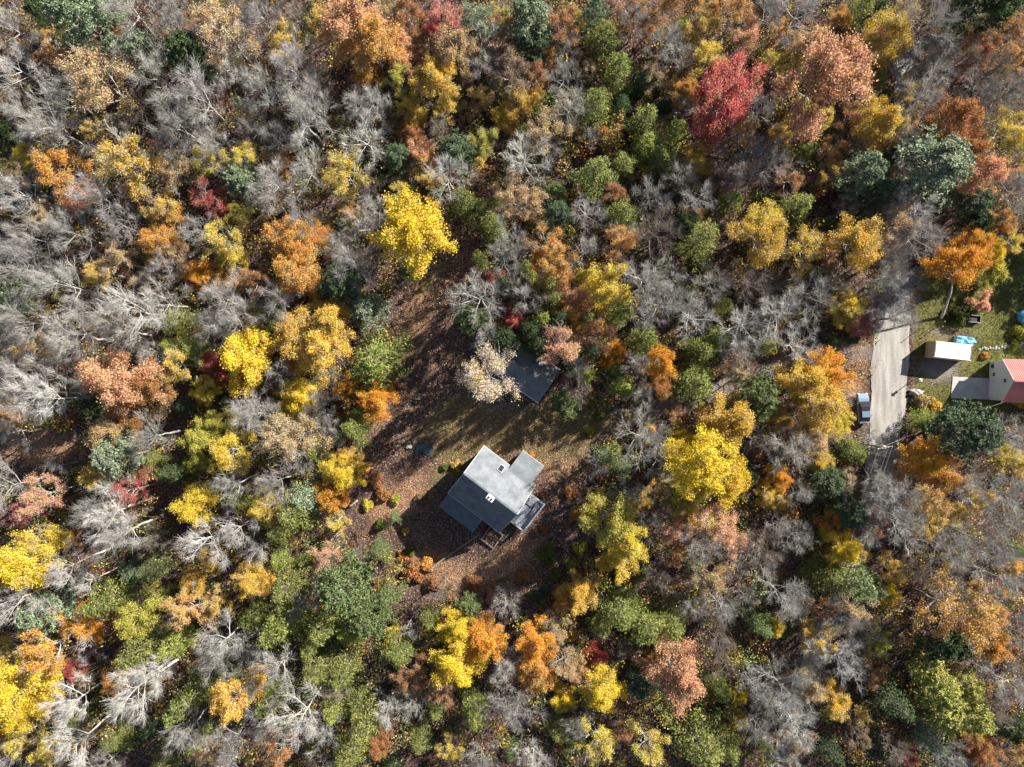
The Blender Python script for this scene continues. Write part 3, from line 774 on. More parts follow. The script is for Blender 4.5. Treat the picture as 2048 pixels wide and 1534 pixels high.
TREES = '''
175 50 50 p a;100 35 27 p d;15 40 45 b n;265 30 55 b w;348 62 42 b n;90 72 24 s g;112 112 22 s o;445 60 52 s t;500 28 38 b u;395 45 28 s r;205 165 62 s t
390 122 42 p d;292 108 34 p a;320 158 48 b n;392 200 58 b n;352 250 50 b n;430 292 46 b n;330 288 38 b n;130 188 46 b n;112 252 55 b n;48 232 45 b n;38 148 50 b w;120 292 30 b n
242 248 36 b u;176 258 20 s g;55 312 26 l y;108 335 42 l o;148 388 34 l m;262 322 52 s g;212 322 28 b n;420 322 34 s y;482 312 34 s y;487 362 34 p a;348 352 34 s t;412 402 34 s c;318 418 34 s g
345 442 26 s o;58 388 50 b n;205 402 50 b n;238 446 42 b n;148 468 48 b n;58 468 44 b n;402 458 34 b n;310 482 34 l o;448 470 40 s y;470 420 22 l e;8 340 24 h v;18 272 26 p d;10 425 14 z y;95 438 30 s t
28 360 30 s t;270 210 28 b u;365 20 34 b n;210 15 30 p a;455 150 40 b n;500 250 38 b n;345 500 30 s t
528 32 44 b n;588 28 32 b u;642 8 24 h v;580 60 14 z e;700 42 58 l m;742 92 52 l o;792 92 36 l m;735 142 24 z O;566 92 34 s g;640 42 30 s g;895 36 34 l k;868 66 18 l C;910 100 40 l t;872 156 40 l g
805 152 32 s e;822 32 38 s r;830 82 26 s r;960 46 42 s a;962 122 34 b n;590 140 58 b n;612 212 50 b n;520 192 50 b n;612 246 52 b w;638 172 44 b n;720 200 36 b w;752 216 40 b n;740 292 44 b w;880 262 34 b u;815 216 24 s y
832 232 18 l g;826 266 22 l r;898 212 28 s g;962 186 24 s g;945 222 20 s r;845 302 27 l m;800 320 28 p b;912 306 34 p b;970 282 28 s e;960 320 14 z g;695 355 42 s y;560 372 52 b n;612 338 44 b n;540 402 40 b n
742 362 28 b u;852 352 30 s g;810 386 24 s y;902 352 46 b w;932 402 38 h v;985 412 30 h v;872 392 22 h d;700 416 26 s o;686 442 18 h v;722 452 42 b n;604 442 42 b n;752 422 34 b n;825 465 62 l Y 1.1 70
862 402 18 l g;578 482 42 l o;632 462 28 l O;647 478 22 z e;668 492 34 b n;700 512 28 b n;820 540 26 h d;550 330 28 s r;540 270 36 b n;480 90 30 b n;780 20 30 s t;850 125 20 s r
1058 48 44 p a;1066 96 34 p b;1002 22 24 s e;1122 42 36 s r;1002 62 30 s r;1190 24 38 h b;1212 78 40 h v;1236 142 40 h v;1192 212 42 h v;1286 162 30 h d;1132 150 38 b n;1170 132 20 s t;1136 208 40 b n;1130 92 28 b n;1092 112 24 s r
1036 206 28 l g;1012 232 24 l g;1070 192 18 l g;1010 222 14 h v;1042 266 20 h v;1030 142 40 s u;1092 260 40 s t;1050 312 50 b w;1102 300 28 b n;1180 266 22 b n;1206 268 24 z r;1290 240 38 h v;1292 290 32 h l;1352 262 34 h l;1320 320 36 h v
1190 345 42 h v;1246 332 28 h v;1268 50 34 b n;1270 28 34 s r;1340 28 34 s r;1330 92 38 b n;1356 60 20 h l;1352 112 34 b n;1310 62 20 s o;1306 146 28 s t;1366 176 28 l o;1368 206 26 b w;1420 112 36 s y;1432 132 22 l y;1400 52 32 s g;1420 28 26 s o
1472 30 38 s o;1482 82 36 s m;1530 22 38 b w;1447 195 46 l C 1.75 60;1516 150 17 l c;1520 230 38 b w;1490 262 26 s o;1502 292 38 b n;1394 322 30 l g;1370 352 34 b n;1480 342 38 b n;1442 310 32 b u;1466 400 28 h v;1530 440 36 l y;1302 390 34 b n;1332 402 24 b w
1400 400 38 b n;1390 438 24 l o;1244 430 38 h v;1170 420 38 b n;1112 385 19 p g;1115 432 26 p b;1080 432 22 h v;1022 386 40 s t;1062 402 34 s t;1030 482 44 b n;1090 492 34 s o;1240 482 32 s o;1258 462 22 b n;1312 460 48 b u;1400 482 46 h v;1372 452 28 p d
1460 362 30 s r;1172 500 34 b n;1150 40 22 s g;980 130 26 b n;1000 180 30 b u;1240 210 26 h d;1330 210 24 h d;1230 390 24 s r;1075 150 26 s r;985 450 32 h v
1592 26 48 b w;1560 60 22 s o;1550 130 34 s y;1650 150 72 l m 1.15 75;1620 90 36 l t;1722 18 34 h v;1752 32 24 p d;1680 35 20 l o;1742 62 18 l m;1782 72 40 l g;1745 92 32 s o;1852 52 56 b n;1870 104 38 b n;1815 10 24 s t;1960 14 56 p d;2012 12 28 h v
2012 62 42 s r;1962 92 38 s r;2032 112 32 s o;1940 112 38 b u;1752 160 25 h l;1852 190 46 b n;1820 176 26 s g;1882 150 34 b n;1765 240 44 l g;1822 242 32 s t;1802 276 38 b n;1962 182 44 b n;2022 182 44 b n;1992 140 38 b u;1915 240 48 l r;1935 292 36 l r
1970 346 40 l m;1936 370 24 s g;2012 260 42 s y;2032 302 32 s e;1602 210 24 s y;1560 270 26 s g;1615 302 22 h l;1655 302 24 s o;1552 322 42 b n;1660 342 26 s g;1850 340 60 p a 1.15 -20;1716 352 40 p a;1742 392 34 p b;1596 415 42 h v;1660 456 28 h d
1530 474 44 l g;1602 502 42 s g;1712 482 46 l g;1748 470 28 l o;1652 502 28 s r;1822 430 48 b w;1842 464 44 b n;1762 420 30 b n;1936 410 34 p b;1946 448 28 p d;2006 440 24 l o;2032 380 38 b n;2036 436 34 b n;2028 340 26 s o;2032 480 24 s y;1900 528 46 l O
1948 494 32 l O;1986 504 26 l Y;1984 546 28 z e;1700 230 28 s r;1640 245 28 s y;1900 200 30 b u;1690 420 26 b n;1580 355 26 s r;1880 500 22 s r;1910 470 24 b u;1590 130 22 s y;1700 280 24 b u;1770 320 24 p b
30 540 58 b n;10 500 38 b n;38 592 36 p a;128 575 54 b n;62 642 52 b n;142 672 52 b n;272 618 58 b w;232 662 50 b n;330 600 44 b n;130 702 38 b n;200 540 28 s g;62 692 36 s t;10 692 30 b n;242 522 34 s t;348 640 34 h l;346 692 28 h l;392 700 32 h v
440 602 54 b n;472 632 44 b n;430 662 38 b n;402 548 26 l O;430 548 22 l o;470 562 24 s o;462 508 28 l y;482 712 50 l Y 1.25 75;412 782 24 l y;424 726 24 l C;445 756 18 l c;230 762 54 l m;292 770 38 l r;350 730 32 s g;250 822 34 l r;200 742 28 s r;30 742 44 b n
62 790 56 b w;102 802 48 b w;22 830 26 l o;168 762 32 b n;186 815 22 p d;372 815 16 p b;212 866 36 l t;302 870 44 b n;248 912 38 p a;304 920 24 h v;398 872 34 l e;440 850 28 l e;460 902 38 l y;396 922 26 l e;490 832 44 b n;350 942 32 h d;206 950 30 l g
260 982 30 s c;386 1012 36 l Y;470 962 40 b n;482 1002 28 h v;86 986 36 s m;48 1022 26 l k;20 972 46 b n;200 1012 44 b n;28 862 34 b n;300 700 30 b n;180 620 34 b n;10 790 30 b n;330 530 34 b n;300 560 28 b u;120 930 24 b n;290 950 24 s r
592 540 44 l o;622 565 26 l O;640 592 20 z O;702 542 54 b n;688 572 42 p b;736 622 34 p a;722 596 15 z e;546 602 48 b n;630 622 34 b n;560 652 34 h v;600 662 42 l g;650 652 44 l g;640 705 46 l g;586 730 20 l O;552 742 38 b n;760 725 60 h v 1.1 60
710 856 38 h v;600 792 36 l Y;576 822 26 l y;520 832 44 b n;640 812 38 b n;748 802 34 l O;770 762 20 l r;690 776 22 l O;600 872 48 s t;650 832 34 b n;560 882 44 s t;634 906 34 h v;682 948 34 l Y;664 988 32 l O;692 918 22 l g;560 962 38 b n;616 992 36 h a
520 562 30 s r;520 640 30 s e;530 690 26 s u;660 745 28 b n;530 1010 28 s y;560 1000 26 b n;670 870 28 b n;610 930 26 b n
934 730 13 z g;970 750 58 s w;970 668 32 b w;966 602 52 b w;986 566 26 s c;946 640 28 p g;1026 640 22 l C;1090 530 32 l o;1130 536 32 s o;1052 592 38 b n;1012 525 38 b n;1212 580 42 l y;1172 560 22 l y;1205 612 16 z y;1152 602 33 l m;1140 637 30 l o
1240 626 32 h v;1086 640 25 h l;1062 662 26 h d;1012 682 24 p d;1290 552 48 b w;1330 602 54 b n;1380 640 48 b w;1420 562 42 b n;1492 562 40 b u;1292 632 34 b n;1450 612 26 h v;1490 652 44 b w;1482 692 38 b n;1120 690 44 s m;1200 672 38 s r;1150 740 28 b w
1290 676 32 h v;1230 702 20 l O;1214 718 16 l O;1270 722 28 b n;1322 726 30 l O;1320 772 24 l r;1402 700 36 h v;1392 766 44 h v;1430 672 28 h v;1245 772 28 h l;1280 782 26 b w;1172 750 26 h v;1228 745 16 p g;1130 808 26 p g;1160 780 26 b u;1470 742 30 s t
1510 792 44 p g;1465 835 48 l g;1402 842 24 s r;1292 880 54 b n;1300 862 18 s g;1322 922 38 b n;1216 912 30 h g;1246 936 26 h g;1202 932 26 b n;1412 932 58 l Y;1452 962 42 l Y;1368 892 28 l Y;1350 868 18 l Y;1380 984 32 l y;1530 880 34 b n;1500 952 26 h d
1260 992 38 b n;1192 1002 24 s g;1290 1002 24 s g;1350 560 26 b n;1250 540 24 b n;1540 600 32 b n;1100 570 22 h v;1350 830 20 s r;1050 540 20 h v;1380 590 22 h l;1440 850 20 p b;1330 970 20 s g;1350 1010 28 s e
1620 592 48 b n;1552 622 48 b w;1590 682 42 b w;1702 622 30 l y;1730 642 28 l k;1680 606 20 s g;1660 686 20 h d;1706 676 16 h d;1536 692 22 h v;1780 562 44 b n;1790 632 46 b n;1612 762 44 l g;1652 742 38 l O;1648 812 42 l g;1672 842 28 l y;1562 840 22 l g
1620 882 36 l t;1572 892 46 b n;1706 906 28 h v;1850 840 24 h l;1915 862 52 p b;1880 850 26 p b;2010 862 44 b n;2044 802 13 l Y;1852 922 42 l O;1884 944 36 l o;1762 988 42 b w;1802 1002 42 b n;1556 960 24 l O;1540 990 22 l g;1650 962 32 p b;1690 962 24 s t
1852 1002 38 s o;1950 1002 30 s g;2010 912 26 s y;2000 990 48 b n;1930 982 42 b n;1732 1020 20 l k;1600 990 30 b n;1640 920 24 l g;2030 930 26 s g;1740 590 26 b n;1560 560 28 b u
136 1080 20 l r;92 1088 34 s y;40 1122 46 l Y;20 1152 36 l Y;222 1022 48 b w;242 1062 48 b w;142 1130 38 b w;305 1078 30 b u;306 1140 28 h g;270 1142 24 p b;410 1080 48 b w;480 1052 38 b w;422 1120 26 s g;380 1170 26 l g;492 1162 28 l g;110 1212 38 p a;40 1202 48 b n
216 1200 40 h v;142 1242 26 l O;100 1292 48 s O;150 1332 26 l c;182 1266 22 l O;276 1232 38 l e;372 1230 38 s o;430 1212 28 s g;290 1292 44 h v;350 1292 34 h l;440 1282 48 b n;442 1322 42 b n;482 1292 34 b n;30 1372 52 l Y;72 1388 30 l Y;30 1430 38 l Y;50 1470 28 s y
20 1302 28 s y;10 1482 24 l O;280 1382 54 b w;302 1342 42 b w;236 1360 28 l o;150 1402 44 b w;92 1422 24 s t;380 1402 42 h v;470 1402 42 l g;500 1370 34 b n;150 1442 30 h v;230 1480 28 h v;312 1450 28 h d;160 1482 44 b w;100 1500 34 s y;380 1452 44 b n;470 1482 48 b n
410 1502 28 s t;212 1522 30 b n;180 1160 30 b w;330 1200 24 h v;60 1250 26 b n;260 1420 24 b n;330 1520 30 h v;20 1520 30 b n;520 1100 28 b w;180 1310 24 b w
520 1022 24 l Y;550 1030 18 s o;592 1020 44 h v;560 1062 28 h v;670 1042 24 s y;660 1112 30 s m;584 1110 12 z k;610 1122 22 h v;716 1122 27 b u;756 1106 22 h g;770 1122 16 h g;788 1036 14 h g;520 1160 26 l g;580 1170 38 h v;692 1168 48 p g;772 1200 34 h g;740 1232 38 p g
640 1180 24 b n;602 1210 30 b n;560 1250 40 h v;650 1252 42 h v;502 1232 28 h v;556 1332 42 b n;520 1300 28 b n;640 1332 40 h v;690 1342 42 h v;680 1372 26 b u;800 1302 38 h v;786 1268 17 z Y;883 1176 30 b u;860 1242 26 h v;940 1210 22 p g;1010 1212 34 b n
908 1262 34 l Y;910 1332 44 l Y;966 1290 38 l O;976 1252 22 l o;822 1352 34 s r;818 1402 32 b n;730 1440 44 h v;700 1502 42 h v;720 1408 28 h v;600 1432 52 b w;642 1462 38 b n;540 1440 40 b n;556 1502 32 s r;772 1422 34 b w;756 1492 24 l r;840 1482 30 h v;872 1420 24 h v
950 1422 40 h v;1008 1400 38 b n;960 1512 34 b n;900 1500 24 s y;640 1540 26 b n;780 1540 24 h d;870 1320 20 h v;880 1390 26 s r;700 1275 22 h v;820 1265 20 b n;620 1380 24 h v
1215 1042 44 l e;1252 1082 42 l y;1236 1118 34 l y;1196 1010 12 z O;1302 1042 34 b n;1350 1060 30 s m;1430 1042 42 s m;1462 1080 30 s m;1420 1052 16 l y;1380 1030 24 s g;1400 1102 40 b n;1386 1132 24 h g;1520 1100 42 b u;1310 1152 28 b u;1280 1152 20 h v;1158 1182 34 l g;1130 1202 20 l o
1430 1160 38 s t;1440 1212 38 b n;1380 1202 34 b n;1240 1222 46 h v;1292 1252 44 h v;1340 1250 38 h v;1200 1250 34 h v;1210 1272 15 b w;1432 1272 46 b u;1520 1252 28 h g;1070 1288 36 l O;1072 1345 35 l o;1108 1262 28 s t;1122 1322 34 s t;1010 1332 36 b n;1152 1350 24 l m
1190 1312 22 l c;1130 1397 24 l Y;1216 1382 38 l Y;1280 1362 30 p b;1350 1358 48 l m 1.25 80;1312 1330 20 l o;1440 1380 30 h v;1476 1390 18 l Y;1474 1440 18 l y;1405 1400 14 z g;1160 1442 32 b n;1040 1432 46 b n;1200 1490 40 s y;1290 1490 38 s y;1242 1462 26 s r
1400 1482 56 h v;1452 1492 40 h v;1512 1372 34 b w;1512 1450 38 b n;1110 1462 24 h v;1132 1492 20 h v;1022 1502 22 h g;1070 1512 32 b w;1450 1330 28 b u;1490 1190 28 b n;1350 1110 24 s r;1240 1300 22 b u;1000 1290 22 h d;1180 1420 20 b n;1340 1300 20 s r
1560 1002 20 l g;1692 1022 32 p b;1666 1042 24 l O;1790 1042 48 b n;1600 1072 38 b n;1552 1052 28 b n;1682 1095 32 l Y;1716 1112 20 l g;1702 1160 52 h g;1650 1142 38 h v;1742 1172 32 h g;1560 1190 46 b n;1596 1212 30 b n;1778 1192 20 l Y;1532 1132 28 b n;1690 1242 40 b n
1732 1240 32 b u;1548 1256 20 l Y;1576 1266 15 h v;1682 1310 48 b w;1640 1300 30 b n;1562 1370 52 b n;1602 1342 32 b n;1590 1440 48 b w;1540 1402 34 b n;1756 1282 28 s e;1750 1342 28 s r;1670 1402 30 l g;1780 1402 46 h d;1845 1330 30 p x;1870 1370 36 p x;1922 1362 28 p x
1930 1420 34 p x;1880 1422 34 p x;1860 1480 30 h a;1932 1232 60 s o 1.1 20;1982 1212 42 s o;1992 1290 34 l o;1900 1182 42 b u;1872 1270 44 p d;2020 1372 44 b n;2032 1272 38 b n;2000 1150 46 b n;1962 1072 50 b n;2012 1052 38 b n;1882 1100 46 b n;1980 1420 34 b u
2020 1452 28 p d;1972 1500 28 l r;1958 1478 20 l Y;2032 1502 26 s o;2036 1100 20 h g;2032 1132 16 l g;1850 1040 34 s g;1902 1500 34 b n;1810 1512 22 s c;1782 1492 28 b u;1660 1502 32 h d;1570 1502 30 b n;1536 1492 17 h l;1900 1030 26 s g;1830 1140 26 b u
1960 1340 24 b n;1720 1480 24 s u;1720 1430 24 s g;1840 1230 26 b u;1620 1250 20 s t;1920 1130 28 b n;1830 1080 26 b u;1480 1130 24 b n;1650 1350 20 b n;1990 1530 28 s r;1840 1420 26 h v;1940 1180 26 s u
2180 410 46 p d;2200 480 46 p d;2205 535 46 h d;2235 575 46 p d
995 470 24 h v;1005 570 22 h d;1062 560 22 h v;1120 640 24 h d;1172 640 24 h v;1075 690 28 h d;1110 602 22 h v;1180 702 24 h d;960 520 20 h v
1738 872 20 b w;1694 800 20 b n;1795 250 34 s g;1800 365 30 s t;1772 505 34 b n;1812 560 38 b n;1745 1045 30 s r;1735 1075 26 b n;1700 1205 36 s t;1640 1290 36 s g;1612 1375 36 s t;1582 1470 36 s u;1560 1530 34 b n;1806 130 34 b n;1650 1225 26 s r;1780 1140 28 s g;1765 935 22 b n
585 1235 34 h l;625 1290 34 h v;700 1255 34 h l;545 1395 30 h v;670 1420 30 h l;1250 1190 28 h v;450 1350 30 h v;400 1480 28 h l;560 1120 26 h l
1782 520 46 b u;1800 590 36 b n;1800 450 40 s t;1752 962 38 b n;1742 1012 38 b n;1765 905 24 b n
912 931 10 q g;889 935 7 q v;808 1066 7 q g;815 1110 9 q v;1095 1108 18 q v;1160 1098 14 q e;1142 1130 12 q e;1958 607 20 z m;1920 628 20 q d;1902 640 10 q d;1063 910 6 q O;850 1135 14 q o;822 1150 20 q r;870 1170 14 q r;800 1120 10 q o;1112 1150 12 q v;1080 1190 16 q b;1860 905 16 q v;1970 712 7 q o;2040 662 14 q e;2030 690 10 q v;845 1000 12 q u;790 1000 9 q e;765 990 14 q r;735 1010 10 q y;760 1050 10 q v;832 1160 8 q v;1130 800 10 q r;1845 802 14 q t;1868 812 14 q g
750 960 14 q r;730 935 11 q o;1090 1060 8 q r;1140 985 12 q r;1150 1030 12 q o;1010 1170 14 q u;950 1165 14 q r;905 1190 12 q o;985 1195 13 q m;1045 1150 12 q r;870 430 12 q v;1180 860 10 q e;1200 830 10 q v
'''
CN = {'y': 'yellow', 'Y': 'bright yellow', 'g': 'golden', 'o': 'orange', 'O': 'vivid orange', 'r': 'rusty', 'm': 'salmon', 'c': 'dark red', 'C': 'crimson', 'k': 'pink', 't': 'tan', 'w': 'whitish', 'e': 'olive yellow', 'v': 'green', 'u': 'brown', 'a': 'pale green'}
NN = {'v': 'green', 'l': 'light green', 'd': 'dark', 'a': 'pale grey-green', 'b': 'blue-green', 'g': 'fresh green', 'x': 'lime'}
BN = {'n': 'grey', 'w': 'pale', 'u': 'brown'}
LEAFC['a'] = NEEDC['a']; LEAFC['d'] = ((.05, .06, .02), (.09, .1, .03)); LEAFC['b'] = NEEDC['b']
LAND = [('the grey-roofed house', 990, 980, 95), ('the dark garage', 1062, 755, 60), ('the cream container', 1905, 700, 55), ('the red-roofed house', 2020, 765, 50), ('the parked car', 1725, 816, 35), ('the big crimson tree', 1447, 195, 60),
        ('the big salmon tree', 1650, 150, 66), ('the round yellow tree', 825, 465, 62), ('the big pale pine', 1850, 340, 60), ('the lime pines', 1890, 1380, 70), ('the photo top left corner', 0, 0, 40), ('the photo top right corner', 2048, 0, 40),
        ('the photo bottom left corner', 0, 1534, 40), ('the photo bottom right corner', 2048, 1534, 40), ('the photo left edge middle', 0, 767, 30), ('the photo bottom edge middle', 1024, 1534, 30), ('the photo top edge middle', 1024, 0, 30)]

def direction(dx, dy):
    a = math.degrees(math.atan2(-dy, dx)) % 360
    return ['right of', 'upper right of', 'above', 'upper left of', 'left of', 'lower left of', 'below', 'lower right of'][int((a + 22.5) // 45) % 8]

cat = []
for row in TREES.strip().replace('\n', ';').split(';'):
    f = row.split()
    if len(f) < 5: continue
    cat.append(dict(x=float(f[0]), y=float(f[1]), r=float(f[2]), k=f[3], c=f[4], asp=float(f[5]) if len(f) > 5 else 1.0, ang=float(f[6]) if len(f) > 6 else None))

def short(t):
    k, c = t['k'], t['c']
    if k == 'b': return f"{BN[c]} bare tree"
    if k == 's': return f"sparse {CN[c]} tree"
    if k == 'l': return f"{CN[c]} tree"
    if k == 'z': return f"young {CN[c]} tree"
    if k == 'q': return f"{ {**NN, **CN}[c] } shrub"
    if k == 'h': return f"{NN[c]} hemlock"
    return f"{NN[c]} pine"
used_labels = set()
def make_label(i, t):
    size = '' if t['k'] in 'zq' else ('small ' if t['r'] < 24 else 'large ' if t['r'] > 46 else '')
    base = size + short(t)
    near = sorted((n for n in cat if n is not t), key=lambda n: (n['x'] - t['x']) ** 2 + (n['y'] - t['y']) ** 2)[:9]
    lands = sorted(LAND, key=lambda l: math.hypot(l[1] - t['x'], l[2] - t['y']) - l[3])[:4]
    lands = [l for l in lands if math.hypot(l[1] - t['x'], l[2] - t['y']) > 45] or lands[1:]
    opts = []
    for l in lands[:1]:
        d = math.hypot(l[1] - t['x'], l[2] - t['y']) - l[3]
        far = 'just ' if d < 60 else 'far ' if d > 260 else ''
        for n in near[:7]:
            opts.append((l, far, [n]))
    for l in lands[1:3]:
        for n in near[:5]: opts.append((l, '', [n]))
    for l, far, ns in opts:
        n = ns[0]
        s = f"{base} {far}{direction(t['x'] - l[1], t['y'] - l[2])} {l[0]}, {short(n)} {direction(n['x'] - t['x'], n['y'] - t['y'])} it"
        s = s.replace(' of it', '')
        if s not in used_labels and len(s.replace('-', ' ').split()) <= 16:
            used_labels.add(s); return s
    n, m = near[0], near[1]
    s = f"{base} with {short(n)} {direction(n['x'] - t['x'], n['y'] - t['y'])} it".replace(' of it', '')
    used_labels.add(s)
    return s

SPECIAL = {(1447, 195): 'large elongated crimson red maple, the reddest crown in the upper right woods', (1650, 150): 'very large round salmon pink tree right of the crimson maple', (825, 465): 'large round bright yellow tree at the top left of the clearing',
           (1465, 835): 'spiky golden tree left of the orange trees beside the parked car', (980, 750): 'whitish sparse tree with gold leaves overhanging the left end of the garage', (760, 725): 'large round green hemlock at the left rim of the clearing',
           (1850, 340): 'largest pale grey-green pine, upper right of the long road', (1025, 640): 'small deep crimson tree right of the bare tree above the garage', (1070, 1288): 'upper vivid orange tree right of the yellow and orange crowns below the clearing',
           (910, 1332): 'lower of two bright yellow trees below the clearing beside an orange tree', (908, 1262): 'upper of two bright yellow trees below the clearing, touching an orange tree', (966, 1290): 'vivid orange tree against the right side of the two yellow trees below the clearing',
           (1412, 932): 'largest bright yellow tree, right of the clearing and grey-roofed house', (1350, 1358): 'large oval salmon tree near the bottom edge, right of a blue-green pine', (230, 762): 'large salmon tree in the left woods above the yellow three-lobed crowns',
           (482, 712): 'large bright yellow tree with a crimson tree against its left side', (424, 726): 'crimson tree against the left side of the large bright yellow tree', (1900, 528): 'tall vivid orange tree with a pale trunk rising from the green lawn',
           (1958, 607): 'small round salmon tree on the lawn beside the dark box', (1920, 628): 'dark round shrub left of the dark box on the lawn', (912, 931): 'bright green low shrub beside the upper left corner of the grey-roofed house',
           (1702, 1160): 'large broad fresh green hemlock at the bend of the road with yellow above', (700, 42): 'large salmon tree at the top edge, left of the pink tree', (883, 1176): 'round brown bare bush with fine twigs at the bottom of the clearing'}
EXTRA = {k: v for k, v in SPECIAL.items()}
GROUPN = {'b': 'bare trees in the wood', 's': 'half bare autumn trees in the wood', 'l': 'leafy autumn trees in the wood', 'z': 'young autumn trees', 'h': 'hemlocks in the wood', 'p': 'pines in the wood', 'q': 'low shrubs round the clearing and lawn'}
NAMEN = {'b': 'bare_tree', 's': 'sparse_tree', 'l': 'autumn_tree', 'z': 'young_tree', 'h': 'hemlock_tree', 'p': 'pine_tree', 'q': 'shrub'}

def jitter_col(c, rg, a=.12, hue=.045):
    f = rg.uniform(1 - a, 1 + a)
    return tuple(min(.95, v * f * rg.uniform(1 - hue, 1 + hue)) for v in c)

trg = random.Random(77)
for i, t in enumerate(cat):
    k, c, r = t['k'], t['c'], t['r']
    px, py = t['x'], t['y']
    kk = 'B' if k == 'b' and ((px < 640 and py > 860) or c == 'w' and r > 40) else 'L' if (px, py) == (1900, 528) else k
    # height from crown radius; taller stand lower left
    rm = r / PPM * 0.88
    if k == 'q':
        h = rm * 1.3
    elif rm < 2.6:
        h = rm * 3.4 if k != 'z' else rm * 2.1
    else:
        h = 8.8 + (rm - 2.6) * 3.6
    tall = 1.0
    if px < 620 and py > 880: tall = 1.35
    elif px < 420: tall = 1.15
    elif px > 1500 and py > 950: tall = 1.12
    if k == 'l' and rm > 2.6: h += 1.2
    if k in 'bslhp' and rm > 1.8: h *= tall * trg.uniform(.92, 1.1)
    if k == 'p': h *= 1.08
    if k in 'hp' and 520 < px < 780 and py > 1130: h *= 1.2
    if 925 < px < 1340 and 430 < py < 790 and rm > 1.5: h *= 1.45
    if 1150 < px < 1460 and 800 < py < 1160 and rm > 1.5: h *= 1.3
    if px > 2060: h = 8.5
    if 940 < px < 1200 and 460 < py < 710 and k in 'hp': h = max(h, 14.5)
    h = min(h, 25)
    if (px, py) == (1900, 528): h = 15
    hc = h * (.72 if k in 'bsl' else .5 if k in 'hpz' else .4)
    rm = r / PPM * (CAM_H - hc) / CAM_H * (1.08 if k == 'b' else 1.18 if k == 's' else 1.15 if k == 'l' else 1.3 if k in 'hp' else 1.12)
    x, y = G(px, py, hc)
    if (px, py) == (1900, 528):
        x, y = G(1882, 634)                      # this one leans out over the lawn
    z = ground_z(x, y)
    vs = PROTO[kk]; p_ = vs[trg.randrange(len(vs))]
    lab = SPECIAL.get((px, py)) or make_label(i, t)
    if px > 2060: lab = {410: 'topmost', 480: 'second', 535: 'third', 575: 'lowest'}[int(py)] + ' of four dark conifers beyond the right edge shading the lawn'
    used_labels.add(lab)
    root = empty(NAMEN[k], x, y, z, R(t['ang']) if t['ang'] is not None else trg.uniform(0, 6.283))
    if (px, py) == (1900, 528):
        bx_, by_ = G(1920, 515, hc)
        v = Vector((bx_ - x, by_ - y, hc)); root.rotation_mode = 'QUATERNION'; root.rotation_quaternion = v.to_track_quat('Z', 'X')
    tag(root, lab, 'shrub' if k == 'q' else 'tree', GROUPN[k])
    s0 = 4.0 if k != 'q' else 1.0; h0 = 14.0 if k != 'q' else 1.0
    root.scale = (rm / s0 * t['asp'], rm / s0, h / h0)
    if k == 'b': bark = BARKC[c]
    else: bark = {'l': (.33, .30, .27), 's': (.42, .39, .36), 'z': (.30, .27, .24), 'h': (.22, .19, .165), 'p': (.27, .235, .21), 'q': (.25, .2, .16)}[k]
    if c == 'O' and (px, py) == (1900, 528): bark = (.5, .48, .45)
    bark = jitter_col(bark, trg, .22, .015)
    for key, me in p_.items():
        nm = 'branches' if (k == 'b' and key == 'crown') else key
        o = link(bpy.data.objects.new(nm, me), root)
        if key == 'crown' and k != 'b':
            tab = NEEDC if k in 'hp' or c not in LEAFC else LEAFC
            a_, b_ = tab[c]
            o.color = (*jitter_col(a_, trg), 1); o['color_b'] = list(jitter_col(b_, trg))
        else:
            o.color = (*bark, 1)
print('trees', len(cat), 'labels', len(used_labels))
# ------------------------------------------------------------------ the grey-roofed house
def P3(px, py, h): 
    x, y = G(px, py, h); return Vector((x, y, h))
RH, EH = 7.4, 3.1
rB, rC = P3(928, 946.5, RH), P3(1035, 1028.5, RH)
rg_dir = (rC - rB).normalized(); out_ne = Vector((-rg_dir.y, rg_dir.x, 0))      # towards upper right
half = 4.45
house = empty('house', *((rB + rC) / 2).xy, 0, math.atan2(rg_dir.y, rg_dir.x))
tag(house, 'house with pale grey shingle gable roof, skylight and side deck in the clearing', 'house')
L_ = (rC - rB).length
# local frame: u along the ridge (to lower right), v to upper right
wl_, wv = L_ / 2 - .35, half - .45
m = MB().prism([(-wl_, -wv), (wl_, -wv), (wl_, wv), (-wl_, wv)], -2.2, 2.75); m.build('wall', M['siding'], house)
for sx in (-1, 1):
    m = MB()
    pts = [(sx * wl_, -wv, 2.753), (sx * wl_, wv, 2.753), (sx * wl_, 0, RH - .35)]
    a = [m.bm.verts.new(p) for p in pts]; b = [m.bm.verts.new((p[0] - sx * .15, p[1], p[2])) for p in pts]
    m.bm.faces.new(a); m.bm.faces.new(b[::-1])
    for i in range(3): m.bm.faces.new((a[i], a[(i + 1) % 3], b[(i + 1) % 3], b[i]))
    m.build('gable', M['siding'], house)
U = L_ / 2
roof_ne = MB().slab([(-U, 0.0, RH), (-U, half, EH), (U, half, EH), (U, 0.0, RH)], .18).build('roof', M['shingle'], house)
roof_sw = MB().slab([(-U, -0.004, RH), (U, -0.004, RH), (U, -half, EH), (-U, -half, EH)], .18).build('roof', M['shingle'], house)
MB().box((0, 0, RH + .03), (L_, .26, .07)).build('ridge_cap', M['shingle'], house)
sl = math.atan2(RH - EH, half)
n_rows = 24
m = MB()
for i in range(1, n_rows):
    f = i / n_rows
    for sgn in (1, -1):
        m.box((0, sgn * half * f, RH - (RH - EH) * f + .006), (L_ - .02, .05, .018), rx=-sgn * sl)
o = m.build('shingle_course', M['shingle'], house); tag(o, kind='stuff')
for sgn in (1, -1):
    MB().box((0, sgn * (half + .03), EH - .1), (L_, .05, .2)).build('fascia', M['trim'], house)
